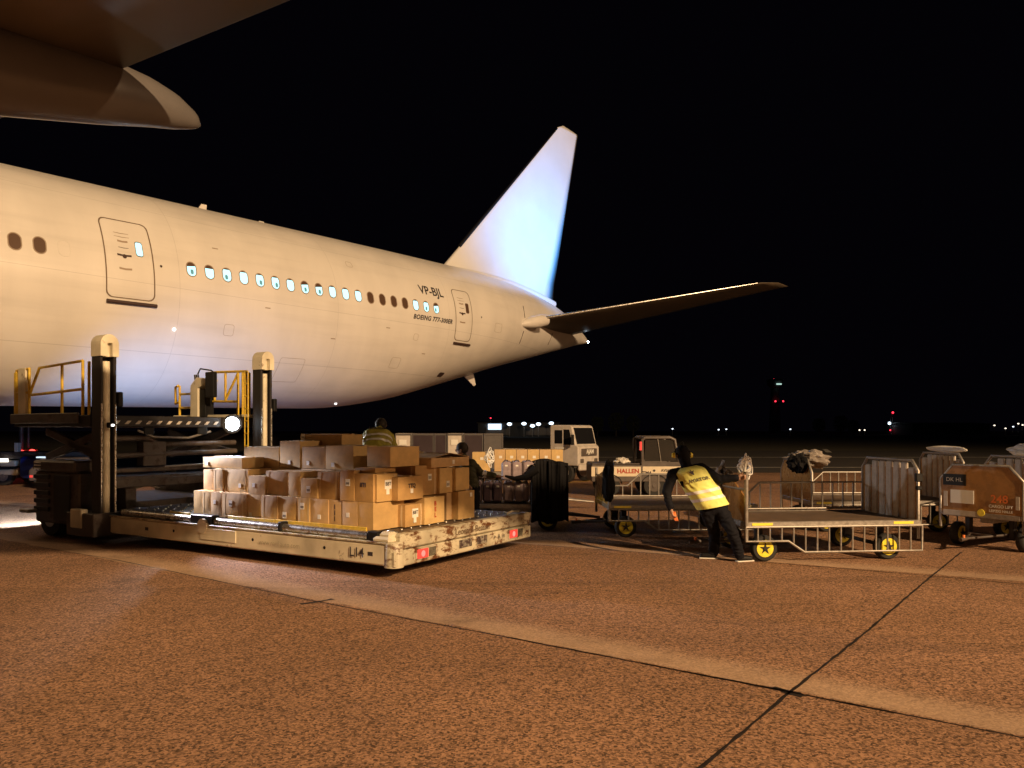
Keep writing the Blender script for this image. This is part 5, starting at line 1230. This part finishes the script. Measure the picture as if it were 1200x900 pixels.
mb = MB(); mb.tube([(0, 0, 0), (0, 0, 2.9)], .09, 8); mb.tube([(.28, 0, 1.2), (.28, 0, 2.9)], .05, 8); mb.rbox((-.2, -.05, .88), (.7, .05, 1.14), .02); mb.build('post', M['brownmetal'], t)
for dx_, s in ((.10, .11), (.50, .14)):
    mb = MB(); mb.sphere((dx_, -.12, 1.0), s, 10); mb.build('red_lamp', M['redlamp'], t)
mb = MB(); mb.rbox((-.15, -.1, .9), (.0, -.06, 1.1), .01); mb.build('white_lamp', emis('signal_white', (1, .8, .6), 1.5), t)
for i in range(5): lightpost(46+i*4.2, 531-.3*i, 60, .12, M['greenfar'] if i % 2 else M['whitefar'], 'green and white guide lamp beside the red signal, %s from the left' % ORD[i], 'guide lamp', 'guide lamps beyond the loader')
# dark tree line beyond the field
def tree(px, Y, h_, seed, label):
    random.seed(seed); t = thing('tree', label, 'tree', (P(px, Y), Y, 0), 0, 'dark trees on the horizon')
    mb = MB(); mb.tube([(0, 0, 0), (.1, 0, h_*.45), (.2, .1, h_*.85)], [.3, .2, .05], 7)
    for k in range(6):
        a = random.uniform(0, 6.28); z0 = h_*random.uniform(.3, .6); mb.tube([(.1, 0, z0), (cos(a)*h_*.25, sin(a)*h_*.25, z0+h_*.2)], [.1, .03], 5)
    mb.build('trunk', M['trunk'], t)
    mb = MB()
    for k in range(500):
        a = random.uniform(0, 6.28); r = h_*.36*random.random()**.4; z = random.uniform(-1, 1); rr = r*sqrt(1-z*z*.8); c = Vector((cos(a)*rr, sin(a)*rr, h_*.63+z*h_*.36))
        d = Vector((random.gauss(0,1), random.gauss(0,1), random.gauss(0,1))).normalized(); e = d.orthogonal().normalized(); s = random.uniform(.25, .5)
        mb.add([c+d*s, c+e*s*.5, c-d*s, c-e*s*.5], [(0,1,2,3)])
    mb.build('crown', M['leaf'], t)
M['leaf'] = mat('dark_foliage', (.05, .06, .03), .8, var=.3, vscale=.5)
for i, (px, h_) in enumerate(((700, 6.5), (722, 8), (742, 7), (960, 6), (985, 7), (1000, 5.5))):
    tree(px, 260, h_, i, ['dark tree on the horizon right behind the truck cab', 'tallest dark tree on the horizon between truck and tractor', 'dark tree on the horizon left of the tractor cab', 'dark horizon tree right of the control tower', 'dark horizon tree midway between tower and mast', 'low dark horizon tree left of the radio mast'][i])
scn.render.resolution_x = 1024; scn.render.resolution_y = 768
